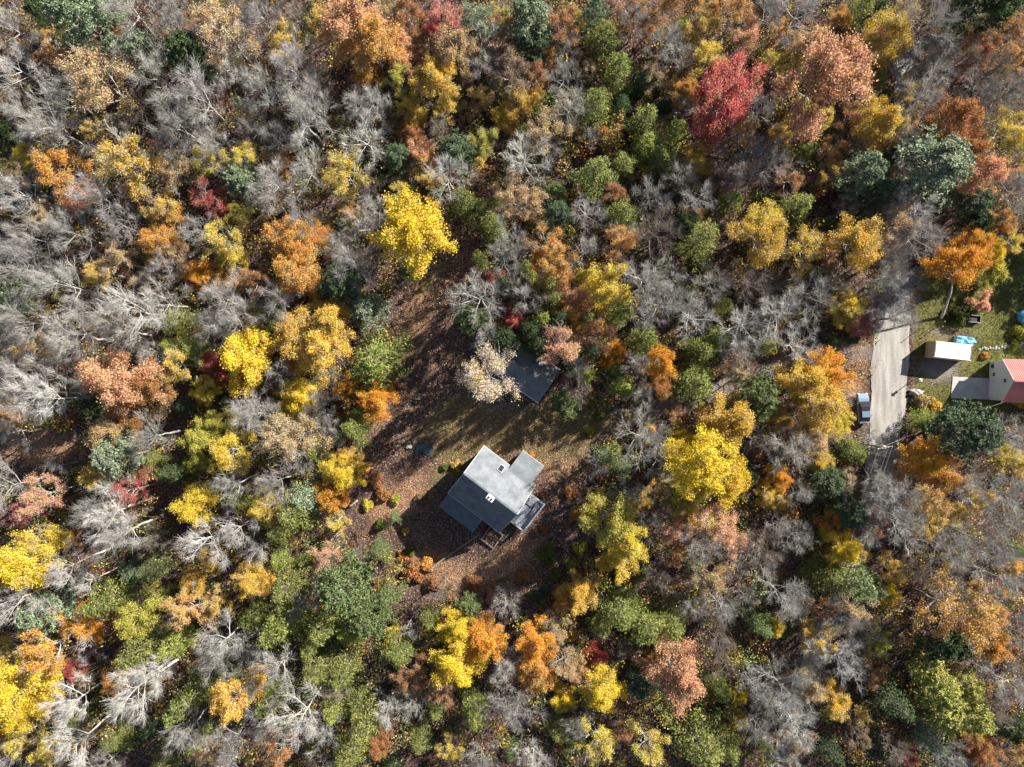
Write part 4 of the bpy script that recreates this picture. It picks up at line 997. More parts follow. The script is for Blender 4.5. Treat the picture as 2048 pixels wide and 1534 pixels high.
for sx in (-1, 1):
    for sgn in (1, -1):
        m = MB().slab([(sx * (U + .03) - .03, 0, RH + .02), (sx * (U + .03) - .03, sgn * half, EH + .02), (sx * (U + .03) + .03, sgn * half, EH + .02), (sx * (U + .03) + .03, 0, RH + .02)], .26)
        m.build('bargeboard', M['trim'], house)
def loc(px, py, h):
    return house.matrix_world.inverted() @ P3(px, py, h)
bpy.context.view_layer.update()
def roof_z(v): return RH - (RH - EH) * abs(v) / half
# skylight
q = loc(1001, 940, 5.6); q.z = roof_z(q.y)
nrm = Vector((0, math.sin(sl), math.cos(sl)))
c0 = q + nrm * .09
fr = MB()
for dx, dy, w, d in ((-.40, 0, .05, 1.26), (.40, 0, .05, 1.26), (0, -.60, .85, .05), (0, .60, .85, .05)):
    fr.box(c0 + Vector((dx, dy * math.cos(sl), -dy * math.sin(sl))), (w, d, .16), rx=-sl)
sky_fr = fr.build('skylight', M['trim'], house)
MB().box(c0 + nrm * -.02, (.76, 1.16, .1), rx=-sl).build('pane', M['glass'], sky_fr)
# chimney
q = loc(980.5, 996, 8.2)
ch = MB().box((q.x, q.y, 7.2), (1.0, .62, 2.3), bev=.02).build('chimney', M['brick'], house)
MB().box((q.x, q.y, 8.39), (1.12, .74, .09)).build('cap', M['brick'], ch)
for dx in (-.24, .24):
    MB().tube([(q.x + dx, q.y, 8.43), (q.x + dx, q.y, 8.56)], .15, 10).build('flue', M['black'], ch)
q = loc(965, 995, 6.5); q.z = roof_z(q.y)
MB().tube([(q.x, q.y, q.z - .1), (q.x, q.y, q.z + .5)], .07, 8).build('vent_pipe', M['grey'], house)
# rear porch roof on the shaded side
pa, pb = -U + .2, U - 3.0
MB().slab([(pa, -half - .06, EH - .2), (pb, -half - .06, EH - .2), (pb, -half - 2.6, EH - .75), (pa, -half - 2.6, EH - .75)], .12).build('porch_roof', M['shingle_dark'], house)
for u in (pa + .2, (pa + pb) / 2, pb - .2):
    MB().box((u, -half - 2.45, 1.1), (.14, .14, 2.44)).build('porch_post', M['rail'], house)
MB().box(((pa + pb) / 2, -half - 1.1, .2), (pb - pa, 2.6, .3)).build('porch_floor', M['deck'], house)
# low wing roof towards upper right
q0 = [loc(1021, 930, 3.0), loc(1046, 902, 2.8), loc(1085.5, 931, 2.8), loc(1066, 967, 3.0)]
ax, bx_ = (q0[0].x + q0[1].x) / 2, (q0[2].x + q0[3].x) / 2; v1 = max(q0[1].y, q0[2].y)
MB().slab([(ax, half - .7, EH + .62), (bx_, half - .7, EH + .62), (bx_, v1, EH - .15), (ax, v1, EH - .15)], .16).build('wing_roof', M['shingle'], house)
MB().prism([(ax + .3, wv + .004), (bx_ - .3, wv + .004), (bx_ - .3, v1 - .3), (ax + .3, v1 - .3)], -.2, EH - .34).build('wing_wall', M['siding'], house)
MB().box(((ax + bx_) / 2, v1 + .03, EH - .24), (bx_ - ax, .05, .18)).build('wing_fascia', M['trim'], house)
# windows and door (seen from the side)
def window(x, y, z, w, h, along, parent=house):
    d = (w, .07, h) if along == 'x' else (.07, w, h)
    fr = MB().box((x, y, z), d).build('window', M['trim'], parent)
    d2 = (w - .16, .10, h - .16) if along == 'x' else (.10, w - .16, h - .16)
    MB().box((x, y, z), d2).build('pane', M['glass'], fr)
for u in (-3.1, -1.2, 2.6):
    window(u, -wv - .03, 1.6, 1.1, 1.2, 'x')
window(-wl_ - .03, -1.8, 1.6, 1.1, 1.2, 'y'); window(-wl_ - .03, 1.6, 1.6, 1.1, 1.2, 'y'); window(-wl_ - .03, 0, 4.4, 1.0, 1.1, 'y'); window(wl_ + .03, 0, 4.6, 1.0, 1.1, 'y')
dr = MB().box((wl_ + .03, 1.2, 1.75), (.08, .95, 2.0)).build('door', M['trim'], house)
MB().box((wl_ + .09, 1.55, 1.75), (.05, .06, .12)).build('handle', M['darkmetal'], dr)
# side deck
DZ = 1.5
dq = [loc(1062, 988, DZ + .9), loc(1088.5, 1009.5, DZ + .9), loc(1047.5, 1062, DZ + .9), loc(1021, 1042, DZ + .9)]
du0 = wl_ + .06; du1 = (dq[1].x + dq[2].x) / 2; dv1 = (dq[0].y + dq[1].y) / 2; dv0 = (dq[2].y + dq[3].y) / 2
nb = int((du1 - du0) / .15)
bme = None
for i in range(nb):
    x = du0 + .075 + i * .15
    if bme is None:
        o = MB().box((0, 0, 0), (.138, dv1 - dv0, .04)).build('deck_board', M['deck'], house); bme = o.data
    else: o = link(bpy.data.objects.new('deck_board', bme), house)
    o.location = (x, (dv0 + dv1) / 2, DZ)
MB().box(((du0 + du1) / 2, dv0 + .05, DZ - .13), (du1 - du0, .06, .2)).box(((du0 + du1) / 2, dv1 - .05, DZ - .13), (du1 - du0, .06, .2)).box((du1 - .05, (dv0 + dv1) / 2, DZ - .13), (.06, dv1 - dv0 - .2, .2)).build('deck_frame', M['timber'], house)
posts = [(du1, dv0), (du1, dv1), (du1, (dv0 * 2 + dv1) / 3), (du1, (dv0 + 2 * dv1) / 3), (du0 + .3, dv0), (du0 + .3, dv1)]
for x, y in posts:
    MB().box((x, y, (DZ + 1.0) / 2 - .1), (.12, .12, DZ + 1.15)).build('deck_post', M['rail'], house)
MB().box((du1, (dv0 + dv1) / 2, DZ + 1.03), (.2, dv1 - dv0 + .2, .05)).box(((du0 + du1) / 2, dv0, DZ + 1.035), (du1 - du0 - .2, .2, .05)).box(((du0 + du1) / 2, dv1, DZ + 1.035), (du1 - du0 - .2, .2, .05)).build('hand_rail', M['rail'], house)
m = MB()
k = int((dv1 - dv0) / .14)
for i in range(k): m.box((du1, dv0 + .1 + i * .14, DZ + .52), (.04, .04, .94))
for y in (dv0, dv1):
    for i in range(int((du1 - du0) / .14)): m.box((du0 + .1 + i * .14, y, DZ + .52), (.04, .04, .94))
o = m.build('baluster', M['rail'], house); tag(o, kind='stuff')

bpy.context.view_layer.update()
HM = house.matrix_world
def hw(u, v, z): return HM @ Vector((u, v, z))
hrz = house.rotation_euler.z
# bench and two chairs on the deck
def chair(u, v, rz, label):
    p = hw(u, v, DZ + .02); e = empty('deck_chair', p.x, p.y, p.z, hrz + rz); tag(e, label, 'chair', 'chairs on the side deck')
    MB().box((0, 0, .42), (.5, .5, .05)).build('seat', M['trim'], e)
    MB().box((0, .25, .72), (.5, .05, .6), rx=-.15).build('backrest', M['trim'], e)
    for sx in (-.21, .21):
        for sy in (-.21, .21): MB().box((sx, sy, .2), (.05, .05, .4)).build('leg', M['trim'], e)
chair(du1 - .75, dv1 - .9, -1.6, 'pale chair near the upper corner of the side deck'); chair(du0 + .9, dv1 - .8, .3, 'pale chair beside the house wall on the side deck')
p = hw(du1 - .6, (dv0 + dv1) / 2 + .6, DZ + .02); e = empty('deck_bench', p.x, p.y, p.z, hrz + math.pi / 2)
tag(e, 'pale slatted bench along the outer railing of the side deck', 'bench')
for i in range(4): MB().box((0, -.17 + i * .115, .45), (1.25, .09, .04)).build('slat', M['rail'], e)
for sx in (-.5, .5): MB().box((sx, 0, .215), (.07, .42, .43)).build('leg', M['rail'], e)

# timber framed bed below the house
e = empty('garden_bed', *G(984, 1074), 0, hrz); tag(e, 'timber edged garden bed on the slope just below the grey-roofed house', 'garden bed')
for (x, y, w, d) in ((0, -1.25, 2.5, .18), (0, 1.25, 2.5, .18), (-1.16, 0, .18, 2.32), (1.16, 0, .18, 2.32)):
    MB().box((x, y, .14), (w, d, .38), bev=.01).build('timber', M['timber'], e)
# retaining timbers
for (x0, y0, x1, y1, lab) in ((862, 1136, 960, 1068, 'long timber edge along the slope lower left of the garden bed'), (1003, 1082, 1020, 1066, 'short timber edge right of the garden bed'), (1040, 827, 1062, 806, 'pale timber edge at the lower corner of the garage'), (1018, 842, 1036, 828, 'short pale timber beside the gravel parking below the garage')):
    a = Vector((*G(x0, y0), 0)); b = Vector((*G(x1, y1), 0)); e = (a + b) / 2
    o = MB().box((0, 0, .1), ((b - a).length, .2, .3), bev=.02).build('landscape_timber', M['timber']); o.location = (e.x, e.y, max(ground_z(a.x, a.y), ground_z(b.x, b.y)) * .5 + ground_z(e.x, e.y) * .5); o.rotation_euler.z = math.atan2((b - a).y, (b - a).x)
    tag(o, lab, 'timber', 'timber edges')

# ------------------------------------------------------------------ garage
a, b = P3(1000, 706, 4.6), P3(1099.5, 772.5, 4.6)
gd = (b - a).normalized()
gar = empty('garage', *((a + b) / 2).xy, 0, math.atan2(gd.y, gd.x)); tag(gar, 'dark-roofed garage in the shade above the grey-roofed house', 'garage')
GL, gh_, GE, GR = (b - a).length / 2, 2.95, 2.9, 4.5
MB().prism([(-GL + .3, -gh_ + .35), (GL - .3, -gh_ + .35), (GL - .3, gh_ - .35), (-GL + .3, gh_ - .35)], -.2, 2.7).build('wall', M['siding'], gar)
for sx in (-1, 1):
    m = MB(); x = sx * (GL - .3)
    pts = [(x, -gh_ + .35, 2.703), (x, gh_ - .35, 2.703), (x, 0, GR - .22)]
    A = [m.bm.verts.new(p) for p in pts]; B_ = [m.bm.verts.new((p[0] - sx * .12, p[1], p[2])) for p in pts]
    m.bm.faces.new(A); m.bm.faces.new(B_[::-1])
    for i in range(3): m.bm.faces.new((A[i], A[(i + 1) % 3], B_[(i + 1) % 3], B_[i]))
    m.build('gable', M['siding'], gar)
for sgn in (1, -1):
    MB().slab([(-GL, sgn * .003, GR), (-GL, sgn * gh_, GE), (GL, sgn * gh_, GE), (GL, sgn * .003, GR)], .14).build('roof', M['shingle'], gar)
    MB().box((0, sgn * (gh_ + .04), GE - .06), (GL * 2, .08, .14)).build('gutter', M['white'], gar)
MB().box((0, 0, GR + .02), (GL * 2, .24, .06)).build('ridge_cap', M['shingle'], gar)
m = MB(); gs = math.atan2(GR - GE, gh_)
for i in range(1, 16):
    f = i / 16
    for sgn in (1, -1): m.box((0, sgn * gh_ * f, GR - (GR - GE) * f + .006), (GL * 2 - .02, .05, .018), rx=-sgn * gs)
o = m.build('shingle_course', M['shingle'], gar); tag(o, kind='stuff')
for x in (-1.7, 1.7):
    dr = MB().box((x, -gh_ + .31, 1.15), (2.5, .08, 2.2)).build('garage_door', M['trim'], gar)
    for i in range(4): MB().box((x, -gh_ + .26, .32 + i * .55), (2.4, .04, .48)).build('panel', M['white'], dr)

def roof_litter(parent, u, e_z, r_z, hw_, cnt, seed):
    rg = np.random.default_rng(seed)
    x = rg.uniform(-u + .1, u - .1, cnt); v = rg.uniform(-1, 1, cnt) * (hw_ - .1)
    z = r_z - (r_z - e_z) * np.abs(v) / hw_ + .035
    V, F = leaf_quads(np.stack([x, v, z], -1), .13, rg, flat=True)
    o = obj_me('leaf_litter', mesh_np('leaf_litter', V, F, colors=np.repeat(pal[rg.choice(len(pal), cnt, p=wgt)], 4, 0)), M['tint'], parent)
    tag(o, kind='stuff')
roof_litter(gar, GL, GE, GR, gh_, 420, 4)
roof_litter(house, U, EH, RH, half, 140, 6)

# ------------------------------------------------------------------ shipping container
c0 = P3(1870.3, 681.5, 2.6); c1 = P3(1944.3, 689.5, 2.6); c3 = P3(1869, 713.5, 2.6)
cd = (c1 - c0).normalized(); CLn = (c1 - c0).length; CWd = (c3 - c0).length
cc = (c1 + c3) / 2
con = empty('storage_container', cc.x, cc.y, 0, math.atan2(cd.y, cd.x)); tag(con, 'cream storage container with a ribbed end tinted tan as shade beside the gravel road', 'container')
CH = 2.6; hx, hy = CLn / 2, CWd / 2
def corrug(p0, p1, z0, z1, n, depth, mat, name, nrm):
    m = MB(); p0, p1, nrm = Vector(p0), Vector(p1), Vector(nrm)
    prev = None
    for i in range(n * 4 + 1):
        ph = i % 4; off = (0, 0, depth, depth)[ph]
        t = i / (n * 4)
        p = p0.lerp(p1, t) - nrm * off
        a_ = m.bm.verts.new((p.x, p.y, z0)); b__ = m.bm.verts.new((p.x, p.y, z1))
        if prev: m.bm.faces.new((prev[0], a_, b__, prev[1]))
        prev = (a_, b__)
    return m.build(name, mat, con)
corrug((-hx + .02, -hy + .1, 0), (-hx + .02, hy - .1, 0), .15, CH - .12, 11, .05, M['tan_shade'], 'ribbed_end', (-1, 0, 0))  # end facing away from the sun, its shade put into the colour
corrug((-hx + .1, -hy + .02, 0), (hx - .1, -hy + .02, 0), .15, CH - .12, 26, .04, M['cream'], 'side_panel', (0, -1, 0))
corrug((-hx + .1, hy - .02, 0), (hx - .1, hy - .02, 0), .15, CH - .12, 26, .04, M['cream'], 'side_panel', (0, 1, 0))
rf = MB().box((0, 0, CH - .04), (CLn - .1, CWd - .1, .06)).build('roof', M['cream'], con)
for i in range(2): MB().box((-.1 + i * .22, 0, CH - .004), (.05, CWd * .42, .03)).build('roof_seam', M['tan_shade'], rf)
for sy in (-1, 1):
    MB().box((0, sy * (hy - .05), CH - .06), (CLn - .2, .1, .12)).build('top_rail', M['cream'], con)
    MB().box((0, sy * (hy - .05), .1), (CLn - .2, .1, .12)).build('bottom_rail', M['tan_shade'], con)
    for sx in (-1, 1):
        MB().box((sx * (hx - .06), sy * (hy - .06), CH / 2), (.13, .13, CH + .02)).build('corner_post', M['tan_shade'] if sx < 0 else M['cream'], con)
for sy in (-1, 1):
    d_ = MB().box((hx - .06, sy * hy / 2, CH / 2 - .02), (.08, hy - .16, CH - .35)).build('door', M['cream'], con)
    for k in (-.2, .2): MB().tube([(hx + .0, sy * hy / 2 + k, .2), (hx + .0, sy * hy / 2 + k, CH - .3)], .025, 6).build('lock_bar', M['grey'], d_)
for sx in (-1, 1): MB().box((sx * (hx - .12), 0, CH - .06), (.1, CWd - .2, .1)).build('end_rail', M['tan_shade'] if sx < 0 else M['cream'], con)

# ------------------------------------------------------------------ red-roofed house on the right edge
WZ, AZ = 3.3, 5.5
w0 = P3(1979, 723, 0); w1 = P3(1977.5, 800, 0)
wd = (w1 - w0).normalized()      # down the wall
rh = empty('red_roofed_house', w0.x, w0.y, 0, math.atan2(wd.y, wd.x) + math.pi / 2); tag(rh, 'white house with a red metal roof cut off by the right edge', 'house')
WL = (w1 - w0).length; EX = 12.0
# local: x to the right (into the house), y up; wall from (0,0) to (0,-WL)
MB().prism([(0, -WL), (EX, -WL), (EX, 0), (0, 0)], -.2, WZ).build('wall', M['white'], rh)
m = MB(); pts = [(0, 0, WZ + .003), (0, -WL, WZ + .003), (0, -WL / 2, AZ)]
A = [m.bm.verts.new(p) for p in pts]; B_ = [m.bm.verts.new((p[0] + .15, p[1], p[2])) for p in pts]
m.bm.faces.new(A[::-1]); m.bm.faces.new(B_)
for i in range(3): m.bm.faces.new((A[i], B_[i], B_[(i + 1) % 3], A[(i + 1) % 3]))
m.build('gable', M['white'], rh)
sd = MB()
for i in range(1, 26):
    z = i * .2
    if z < WZ: sd.box((-.006, -WL / 2, z), (.02, WL - .02, .015))
    else:
        wq = WL * (1 - (z - WZ) / (AZ - WZ)) - .1
        if wq > .2: sd.box((-.006, -WL / 2, z), (.02, wq, .015))
o = sd.build('siding_lap', M['white'], rh); tag(o, kind='stuff')
ov = .28; slope = (AZ - WZ) / (WL / 2); ez = WZ - ov * slope
for y0, y1, nm in ((-WL / 2 + .003, ov, 'n'), (-WL / 2 - .003, -WL - ov, 's')):
    rf = MB().slab([(-ov, y0, AZ + .12), (-ov, y1, ez + .12), (EX, y1, ez + .12), (EX, y0, AZ + .12)], .1).build('roof', M['red'], rh)
    m = MB(); k = int((EX + ov) / .3); ln = math.hypot(y1 - y0, AZ - ez); an = math.atan2(ez - AZ, y1 - y0)
    for i in range(k):
        m.box((-ov + .1 + i * .3, (y0 + y1) / 2, (AZ + ez) / 2 + .145), (.045, ln, .05), rx=an if y1 > y0 else an)
    o = m.build('roof_rib', M['red'], rf); tag(o, kind='stuff')
    mm = MB().slab([(-ov - .05, y0, AZ + .15), (-ov - .05, y1, ez + .15), (-ov - .003, y1, ez + .15), (-ov - .003, y0, AZ + .15)], .22); mm.build('bargeboard', M['white'], rh)
MB().box((EX / 2 - ov / 2, -WL / 2, AZ + .17), (EX + ov, .3, .05)).build('ridge_cap', M['red'], rh)
def rwin(y, z, w, h):
    fr = MB().box((-.03, y, z), (.07, w, h)).build('window', M['trim'], rh)
    MB().box((-.03, y, z), (.1, w - .14, h - .14)).build('pane', M['glass'], fr)
    MB().box((-.035, y, z), (.12, .05, h - .1)).build('glazing_bar', M['trim'], fr)
rwin(-2.0, 1.1, .62, .6); rwin(-2.95, 3.45, .62, .6)
gd_ = MB().box((-.03, -4.5, 1.12), (.08, 2.4, 2.2)).build('garage_door', M['white'], rh)
for i in range(4): MB().box((-.07, -4.5, .3 + i * .54), (.04, 2.3, .48)).build('panel', M['white'], gd_)
MB().tube([(-.12, -.35, .3), (-.12, -.35, 1.0), (-.12, -.9, 1.02)], .04, 6).box((-.18, -.75, .85), (.22, .5, .3)).build('meter_box', M['darkmetal'], rh)
MB().tube([(-.1, 0.05, 3.15), (EX, .2, 3.15)], .05, 6).build('gutter', M['white'], rh)
# concrete pad
pq = [G(1905, 753), G(1979, 757), G(1978, 799), G(1901, 796)]
o = MB().prism(pq, -.1, .09).build('concrete_pad', M['concrete']); tag(o, 'pale concrete apron in front of the white house wall', 'concrete pad')

# ------------------------------------------------------------------ parked car (front towards the top of the photo)
def car():
    x, y = G(1726, 817, .6)
    e = empty('parked_car', x, y, 0.0, R(3)); tag(e, 'silver-blue car parked on leaves left of the gravel road', 'car')
    LEN, W = 4.7, 1.84
    def ring(yy, w, z0, z1, tw=.86):
        return [(-w / 2, yy, z0), (w / 2, yy, z0), (w / 2, yy, z0 + (z1 - z0) * .6), (w / 2 * tw, yy, z1), (-w / 2 * tw, yy, z1), (-w / 2, yy, z0 + (z1 - z0) * .6)]
    def loft(secs, name, mat, par):
        m = MB(); rs = [[m.bm.verts.new(p) for p in s] for s in secs]
        for A, B in zip(rs, rs[1:]):
            for i in range(len(A)):
                j = (i + 1) % len(A); m.bm.faces.new((A[i], A[j], B[j], B[i]))
        m.bm.faces.new(rs[0]); m.bm.faces.new(rs[-1][::-1])
        o = m.build(name, mat, par, smooth=False)
        bv = o.modifiers.new('bevel', 'BEVEL'); bv.width = .05; bv.segments = 2
        return o
    body = loft([ring(2.35, 1.45, .35, .62), ring(2.2, 1.7, .28, .78), ring(1.6, W, .25, .92), ring(.9, W, .25, 1.0), ring(-1.0, W, .25, 1.02), ring(-1.9, W, .27, 1.02), ring(-2.2, 1.76, .3, .98), ring(-2.35, 1.6, .38, .8)], 'body', M['carpaint'], e)
    cab = loft([[(-.80, 1.1, .99), (.80, 1.1, .99), (.78, 1.08, 1.0), (-.78, 1.08, 1.0)], [(-.80, .25, 1.0), (.80, .25, 1.0), (.64, .25, 1.48), (-.64, .25, 1.48)], [(-.80, -1.2, 1.0), (.80, -1.2, 1.0), (.64, -1.2, 1.50), (-.64, -1.2, 1.50)], [(-.78, -2.0, 1.0), (.78, -2.0, 1.0), (.7, -1.98, 1.02), (-.7, -1.98, 1.02)]], 'cabin_glass', M['glass'], e)
    MB().box((0, -.85, 1.50), (1.24, .95, .05), bev=.02).build('roof_panel', M['carpaint'], e)
    MB().box((0, .02, 1.497), (1.0, .6, .05), bev=.02).build('sunroof', M['glass'], e)
    for sx in (-1, 1):
        for sy in (1.45, -1.4):
            w = MB().tube([(sx * .78, sy, .33), (sx * .95, sy, .33)], .33, 16).build('wheel', M['tyre'], e)
            MB().tube([(sx * .94, sy, .33), (sx * .965, sy, .33)], .2, 12).build('rim', M['grey'], w)
        MB().box((sx * .62, 2.24, .66), (.34, .2, .14), bev=.03).build('headlight', M['lamp'], e)
        MB().box((sx * .68, -2.28, .82), (.28, .12, .16), bev=.03).build('tail_light', M['redlamp'], e)
        MB().box((sx * 1.0, .85, 1.0), (.2, .12, .13), bev=.03).build('mirror', M['carpaint'], e)
        for sy in (.35, -.75): MB().box((sx * .925, sy - .3, .82), (.03, .16, .03)).build('door_handle', M['grey'], e)
    MB().box((0, 2.36, .42), (1.3, .06, .14)).build('bumper', M['black'], e)
    MB().box((0, -2.36, .48), (1.35, .06, .16)).build('bumper', M['black'], e)
    for sx in (-.3, .35):
        MB().box((sx, 1.0, 1.06), (.55, .02, .02), rx=.3).build('wiper', M['black'], e)
    return e
car()

# ------------------------------------------------------------------ blue tarped woodpile, box, lamp post, boulder
def lump(name, sx, sy, sz, seed, mat, sub=3, amp=.12, squ=3):
    rg = random.Random(seed); bm = bmesh.new()
    bmesh.ops.create_icosphere(bm, subdivisions=sub, radius=1)
    for v in bm.verts:
        c = v.co.copy(); k = 1 / (abs(c.x) ** squ + abs(c.y) ** squ + abs(c.z) ** squ) ** (1 / squ)
        c = c * k * (1 + amp * math.sin(c.x * 7 + seed) * math.cos(c.y * 6 + 2 * seed) + rg.uniform(-amp, amp) * .35)
        v.co = (c.x * sx, c.y * sy, max(-.05, c.z * sz))
    me = bpy.data.meshes.new(name); bm.to_mesh(me); bm.free()
    return obj_me(name, me, mat)
x, y = G(1934, 681, .9)
e = empty('covered_woodpile', x, y, 0, R(-9)); tag(e, 'woodpile under a crumpled blue tarpaulin behind the cream container', 'woodpile')
o = lump('tarp', 1.48, .62, 1.0, 3, M['tarp'], sub=4, amp=.10, squ=5); o.parent = e
for i in range(6):
    for j in range(3):
        MB().tube([(-1.52 + .0, -.42 + j * .4, .12 + i * .14), (-1.36, -.42 + j * .4, .12 + i * .14)], .075, 7).build('log', M['logbark'], e)
x, y = G(1947, 638, .3)
e = empty('raised_box', x, y, 0, R(-4)); tag(e, 'low dark rectangular box with a grey rim on the lawn beside the salmon tree', 'box')
for (a_, b__, w, d) in ((0, -.5, 1.8, .07), (0, .5, 1.8, .07), (-.87, 0, .07, .93), (.87, 0, .07, .93)): MB().box((a_, b__, .3), (w, d, .62)).build('side', M['darkmetal'], e)
MB().box((0, 0, .25), (1.66, .92, .3)).build('filling', M['black'], e)
for (a_, b__, w, d) in ((0, -.52, 1.95, .1), (0, .52, 1.95, .1), (-.9, 0, .1, .93), (.9, 0, .1, .93)): MB().box((a_, b__, .635), (w, d, .05)).build('rim', M['pole'], e)

x, y = G(1824.5, 760)
e = empty('lamp_post', x, y, 0.02); tag(e, 'short lamp post with a pale lantern at the right edge of the road', 'lamp post')
MB().tube([(0, 0, -.1), (0, 0, 1.75)], .06, 8).build('post', M['pole'], e)
MB().box((0, 0, 1.78), (.34, .34, .05)).build('bracket', M['darkmetal'], e)
MB().box((0, 0, 1.97), (.28, .28, .34), bev=.02).build('lantern', M['lamp'], e)
m = MB(); m.prism([(-.24, -.24), (.24, -.24), (.24, .24), (-.24, .24)], 2.145, 2.19); m.box((0, 0, 2.24), (.2, .2, .1)); m.build('lantern_cap', M['grey'], e)
o = lump('boulder', 1.1, .55, .75, 8, M['stone'], amp=.16, squ=2.4); o.location = (*G(1831, 785), 0); o.rotation_euler.z = R(-5); tag(o, 'long pale boulder on the verge below the lamp post', 'boulder')
o = lump('boulder', .5, .35, .4, 9, M['stone'], amp=.16, squ=2.4); o.location = (*G(818, 894), 0); tag(o, 'pale stone in the clearing left of the faded blue tarpaulin', 'boulder')
# stepping stones
sp = [(1959, 699), (1964, 697), (1970, 696.5), (1975, 698), (1980, 696), (1986, 697), (1991, 696), (1997, 697), (2003, 694), (2009, 695.5), (2013, 692), (2018, 693), (2023, 691), (2028, 692), (2033, 689), (2038, 688), (2043, 686), (2048, 685), (2053, 684)]
sm = [lump('stepping_stone', .26, .19, .12, 20 + i, M['stone'], sub=2, amp=.14, squ=2.5) for i in range(3)]
for i, (px, py) in enumerate(sp):
    o = sm[i] if i < 3 else link(sm[i % 3].copy())
    o.location = (*G(px, py), 0.02); o.rotation_euler.z = i * 1.3; f = (1.0, .8, 1.2, .9)[i % 4]; o.scale = (f, f, 1)
    nth = ('first second third fourth fifth sixth seventh eighth ninth tenth eleventh twelfth thirteenth fourteenth fifteenth sixteenth seventeenth eighteenth nineteenth').split()[i]
    tag(o, nth + ' pale stepping stone from the cream container in the path over the lawn', 'stepping stone', 'stepping stones across the lawn')
# posts near the lawn, each with a long thin shadow
for i, (px, py, h, lab) in enumerate(((1838, 658, 2.0, 'leftmost thin wooden post at the lawn edge'), (1870, 655, 1.9, 'middle thin wooden post below the orange tree trunk'), (1874, 645, 1.9, 'rightmost thin wooden post below the orange tree trunk'))):
    e = empty('clothes_post', *G(px, py), 0); tag(e, lab, 'post', 'thin posts at the lawn edge')
    MB().tube([(0, 0, -.1), (0, 0, h)], .05, 6).build('post', M['pole'], e)
    MB().box((0, 0, h + .03), (.16, .16, .06)).build('post_cap', M['timber'], e)
# blue covered object at the right edge, stick, tarp on the ground
x, y = G(2053, 635, .8); e = empty('covered_trailer', x, y, 0, R(20)); tag(e, 'low object under a blue cover cut off by the right edge above the path', 'covered trailer')
o = lump('cover', .75, 1.15, 1.05, 5, M['tarp'], sub=4, amp=.05, squ=6); o.parent = e
MB().box((0, 0, .1), (1.3, 2.1, .25)).build('base', M['darkmetal'], e)
o = MB().box((0, 0, .05), (.95, .12, .06)).build('plank', M['trim']); o.location = (*G(836, 798), .06); o.rotation_euler.z = R(-2); tag(o, 'short pale plank lying in the shaded clearing left of the garage', 'plank')
m = MB(); n = 12
bm = m.bm; vs = [[bm.verts.new(((i / n - .5) * 2.6 * (1 + .12 * math.sin(j * .9)), (j / n - .5) * 1.5 * (1 + .15 * math.sin(i * .8)), .08 + .07 * math.sin(i * 1.7 + j) * math.cos(j * 1.3 + i * .4))) for j in range(n + 1)] for i in range(n + 1)]
for i in range(n):
    for j in range(n): bm.faces.new((vs[i][j], vs[i + 1][j], vs[i + 1][j + 1], vs[i][j + 1]))
o = m.build('ground_tarp', M['oldtarp']); o.location = (*G(848, 897), .05); o.rotation_euler.z = R(-15); tag(o, 'faded blue-grey tarpaulin lying crumpled in the clearing', 'tarpaulin')
sol = o.modifiers.new('solid', 'SOLIDIFY'); sol.thickness = .02

# fallen logs and snags
LOGS = [((735, 293), (764, 338), .11, 'pale fallen trunk in the gap left of the pine in the upper woods'), ((700, 1012), (716, 1000), .2, 'thick pale fallen trunk at the lower left rim of the clearing'), ((636, 1100), (680, 1068), .10, 'thin white fallen birch trunk left of the clearing'),
        ((650, 1090), (692, 1050), .08, 'second thin white fallen birch trunk left of the clearing, nearer the house'), ((820, 1163), (834, 1148), .16, 'short whitish log on the orange leaves lower left of the house'), ((150, 960), (218, 924), .11, 'white birch trunk lying beside the small dirt opening at left'),
        ((1600, 1215), (1640, 1255), .13, 'brown trunk lying across the lower road'), ((813, 1255), (826, 1233), .12, 'short grey log below the clearing above the small yellow tree'), ((1240, 378), (1266, 358), .14, 'brown fallen trunk among hemlocks in the upper woods'),
        ((1850, 850), (1858, 905), .16, 'brown trunk lying between the boulder and the orange tree')]
for (a_, b__, r, lab) in LOGS:
    xa, ya = G(*a_); xb, yb = G(*b__)
    za, zb = ground_z(xa, ya) + r + .1, ground_z(xb, yb) + r + .1
    d = Vector((xb - xa, yb - ya, zb - za)); mid = Vector((xa, ya, za))
    e = empty('fallen_log', xa, ya, za); tag(e, lab, 'log', 'fallen trunks')
    pts_ = [d * (i / 6) + Vector((0, 0, .04 * math.sin(i * 2))) for i in range(7)]
    MB().tube(pts_, r, 8, r1=r * .7).build('stem', M['logbark'] if 'white' in lab or 'pale' in lab or 'grey' in lab else M['timber'], e, smooth=True)
    s = d.cross(Vector((0, 0, 1))).normalized()
    for f, sg in ((.55, 1), (.75, -1)):
        MB().tube([d * f, d * (f + .05) + s * sg * .35 + Vector((0, 0, .2))], r * .3, 5, r1=r * .15).build('branch_stub', M['logbark'], e)

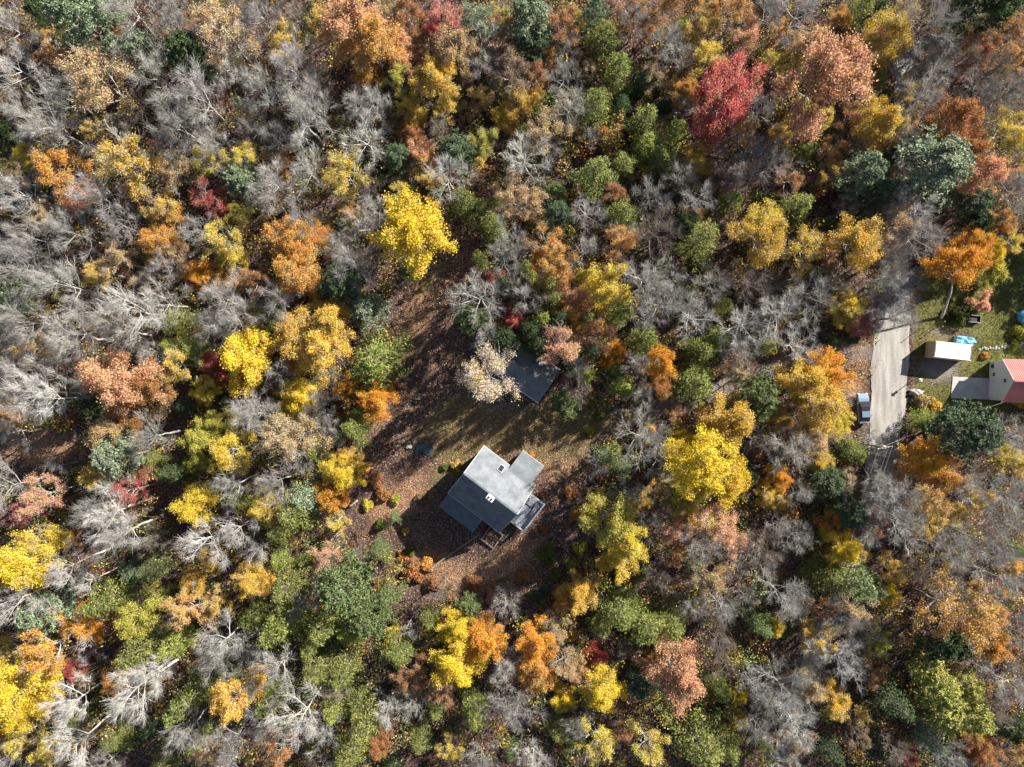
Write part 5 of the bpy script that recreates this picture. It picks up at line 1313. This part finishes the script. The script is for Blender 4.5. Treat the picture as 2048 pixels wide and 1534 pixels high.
# ------------------------------------------------------------------ utility pole and cables
x, y = G(1716, 886); PH = 7.8
e = empty('utility_pole', x, y, 0); tag(e, 'utility pole with crossarm and pale transformer beside the lower gravel road', 'utility pole')
MB().tube([(0, 0, -.3), (0, 0, PH)], .16, 10, r1=.11).build('pole', M['pole'], e)
MB().box((0, 0, PH - .35), (2.2, .12, .14), rz=R(10)).build('crossarm', M['pole'], e)
tr = MB().tube([(.42, 0, PH - 2.0), (.42, 0, PH - 1.0)], .26, 14).build('transformer', M['grey'], e)
MB().tube([(.42, 0, PH - 1.0), (.42, 0, PH - .9)], .2, 14).build('lid', M['white'], tr)
for u in (-1.0, -.4, .4, 1.0): MB().tube([(u * .98, u * .17, PH - .28), (u * .98, u * .17, PH - .06)], .06, 8).build('insulator', M['white'], e)
x2, y2 = G(1655, 1105); e2 = empty('utility_pole', x2, y2, 0); tag(e2, 'second utility pole hidden among the trees at the road bend', 'utility pole')
MB().tube([(0, 0, -.3), (0, 0, PH)], .16, 10, r1=.11).build('pole', M['pole'], e2)
MB().box((0, 0, PH - .35), (2.2, .12, .14), rz=R(10)).build('crossarm', M['pole'], e2)
for i, u in enumerate((-1.0, 1.0, .4)):
    a_ = Vector((x + u, y + u * .17, PH - .05)); b__ = Vector((x2 + u, y2 + u * .17, PH - .05))
    pts_ = [a_.lerp(b__, k / 16) - Vector((0, 0, 1.2 * 4 * (k / 16) * (1 - k / 16) * .5)) for k in range(17)]
    o = MB().tube(pts_, .015, 5).build('power_cable', M['grey']); tag(o, ('left', 'right', 'middle')[i] + ' overhead cable running down the road from the utility pole', 'cable', 'overhead cables')
a_ = Vector((x + .1, y + .1, PH - .8)); b__ = Vector((*G(1979, 803, 0), 3.2))
pts_ = [a_.lerp(b__, k / 20) - Vector((0, 0, 1.6 * 4 * (k / 20) * (1 - k / 20) * .5)) for k in range(21)]
o = MB().tube(pts_, .022, 5).build('service_cable', M['pole']); tag(o, 'service cable from the utility pole up to the red-roofed house', 'cable')
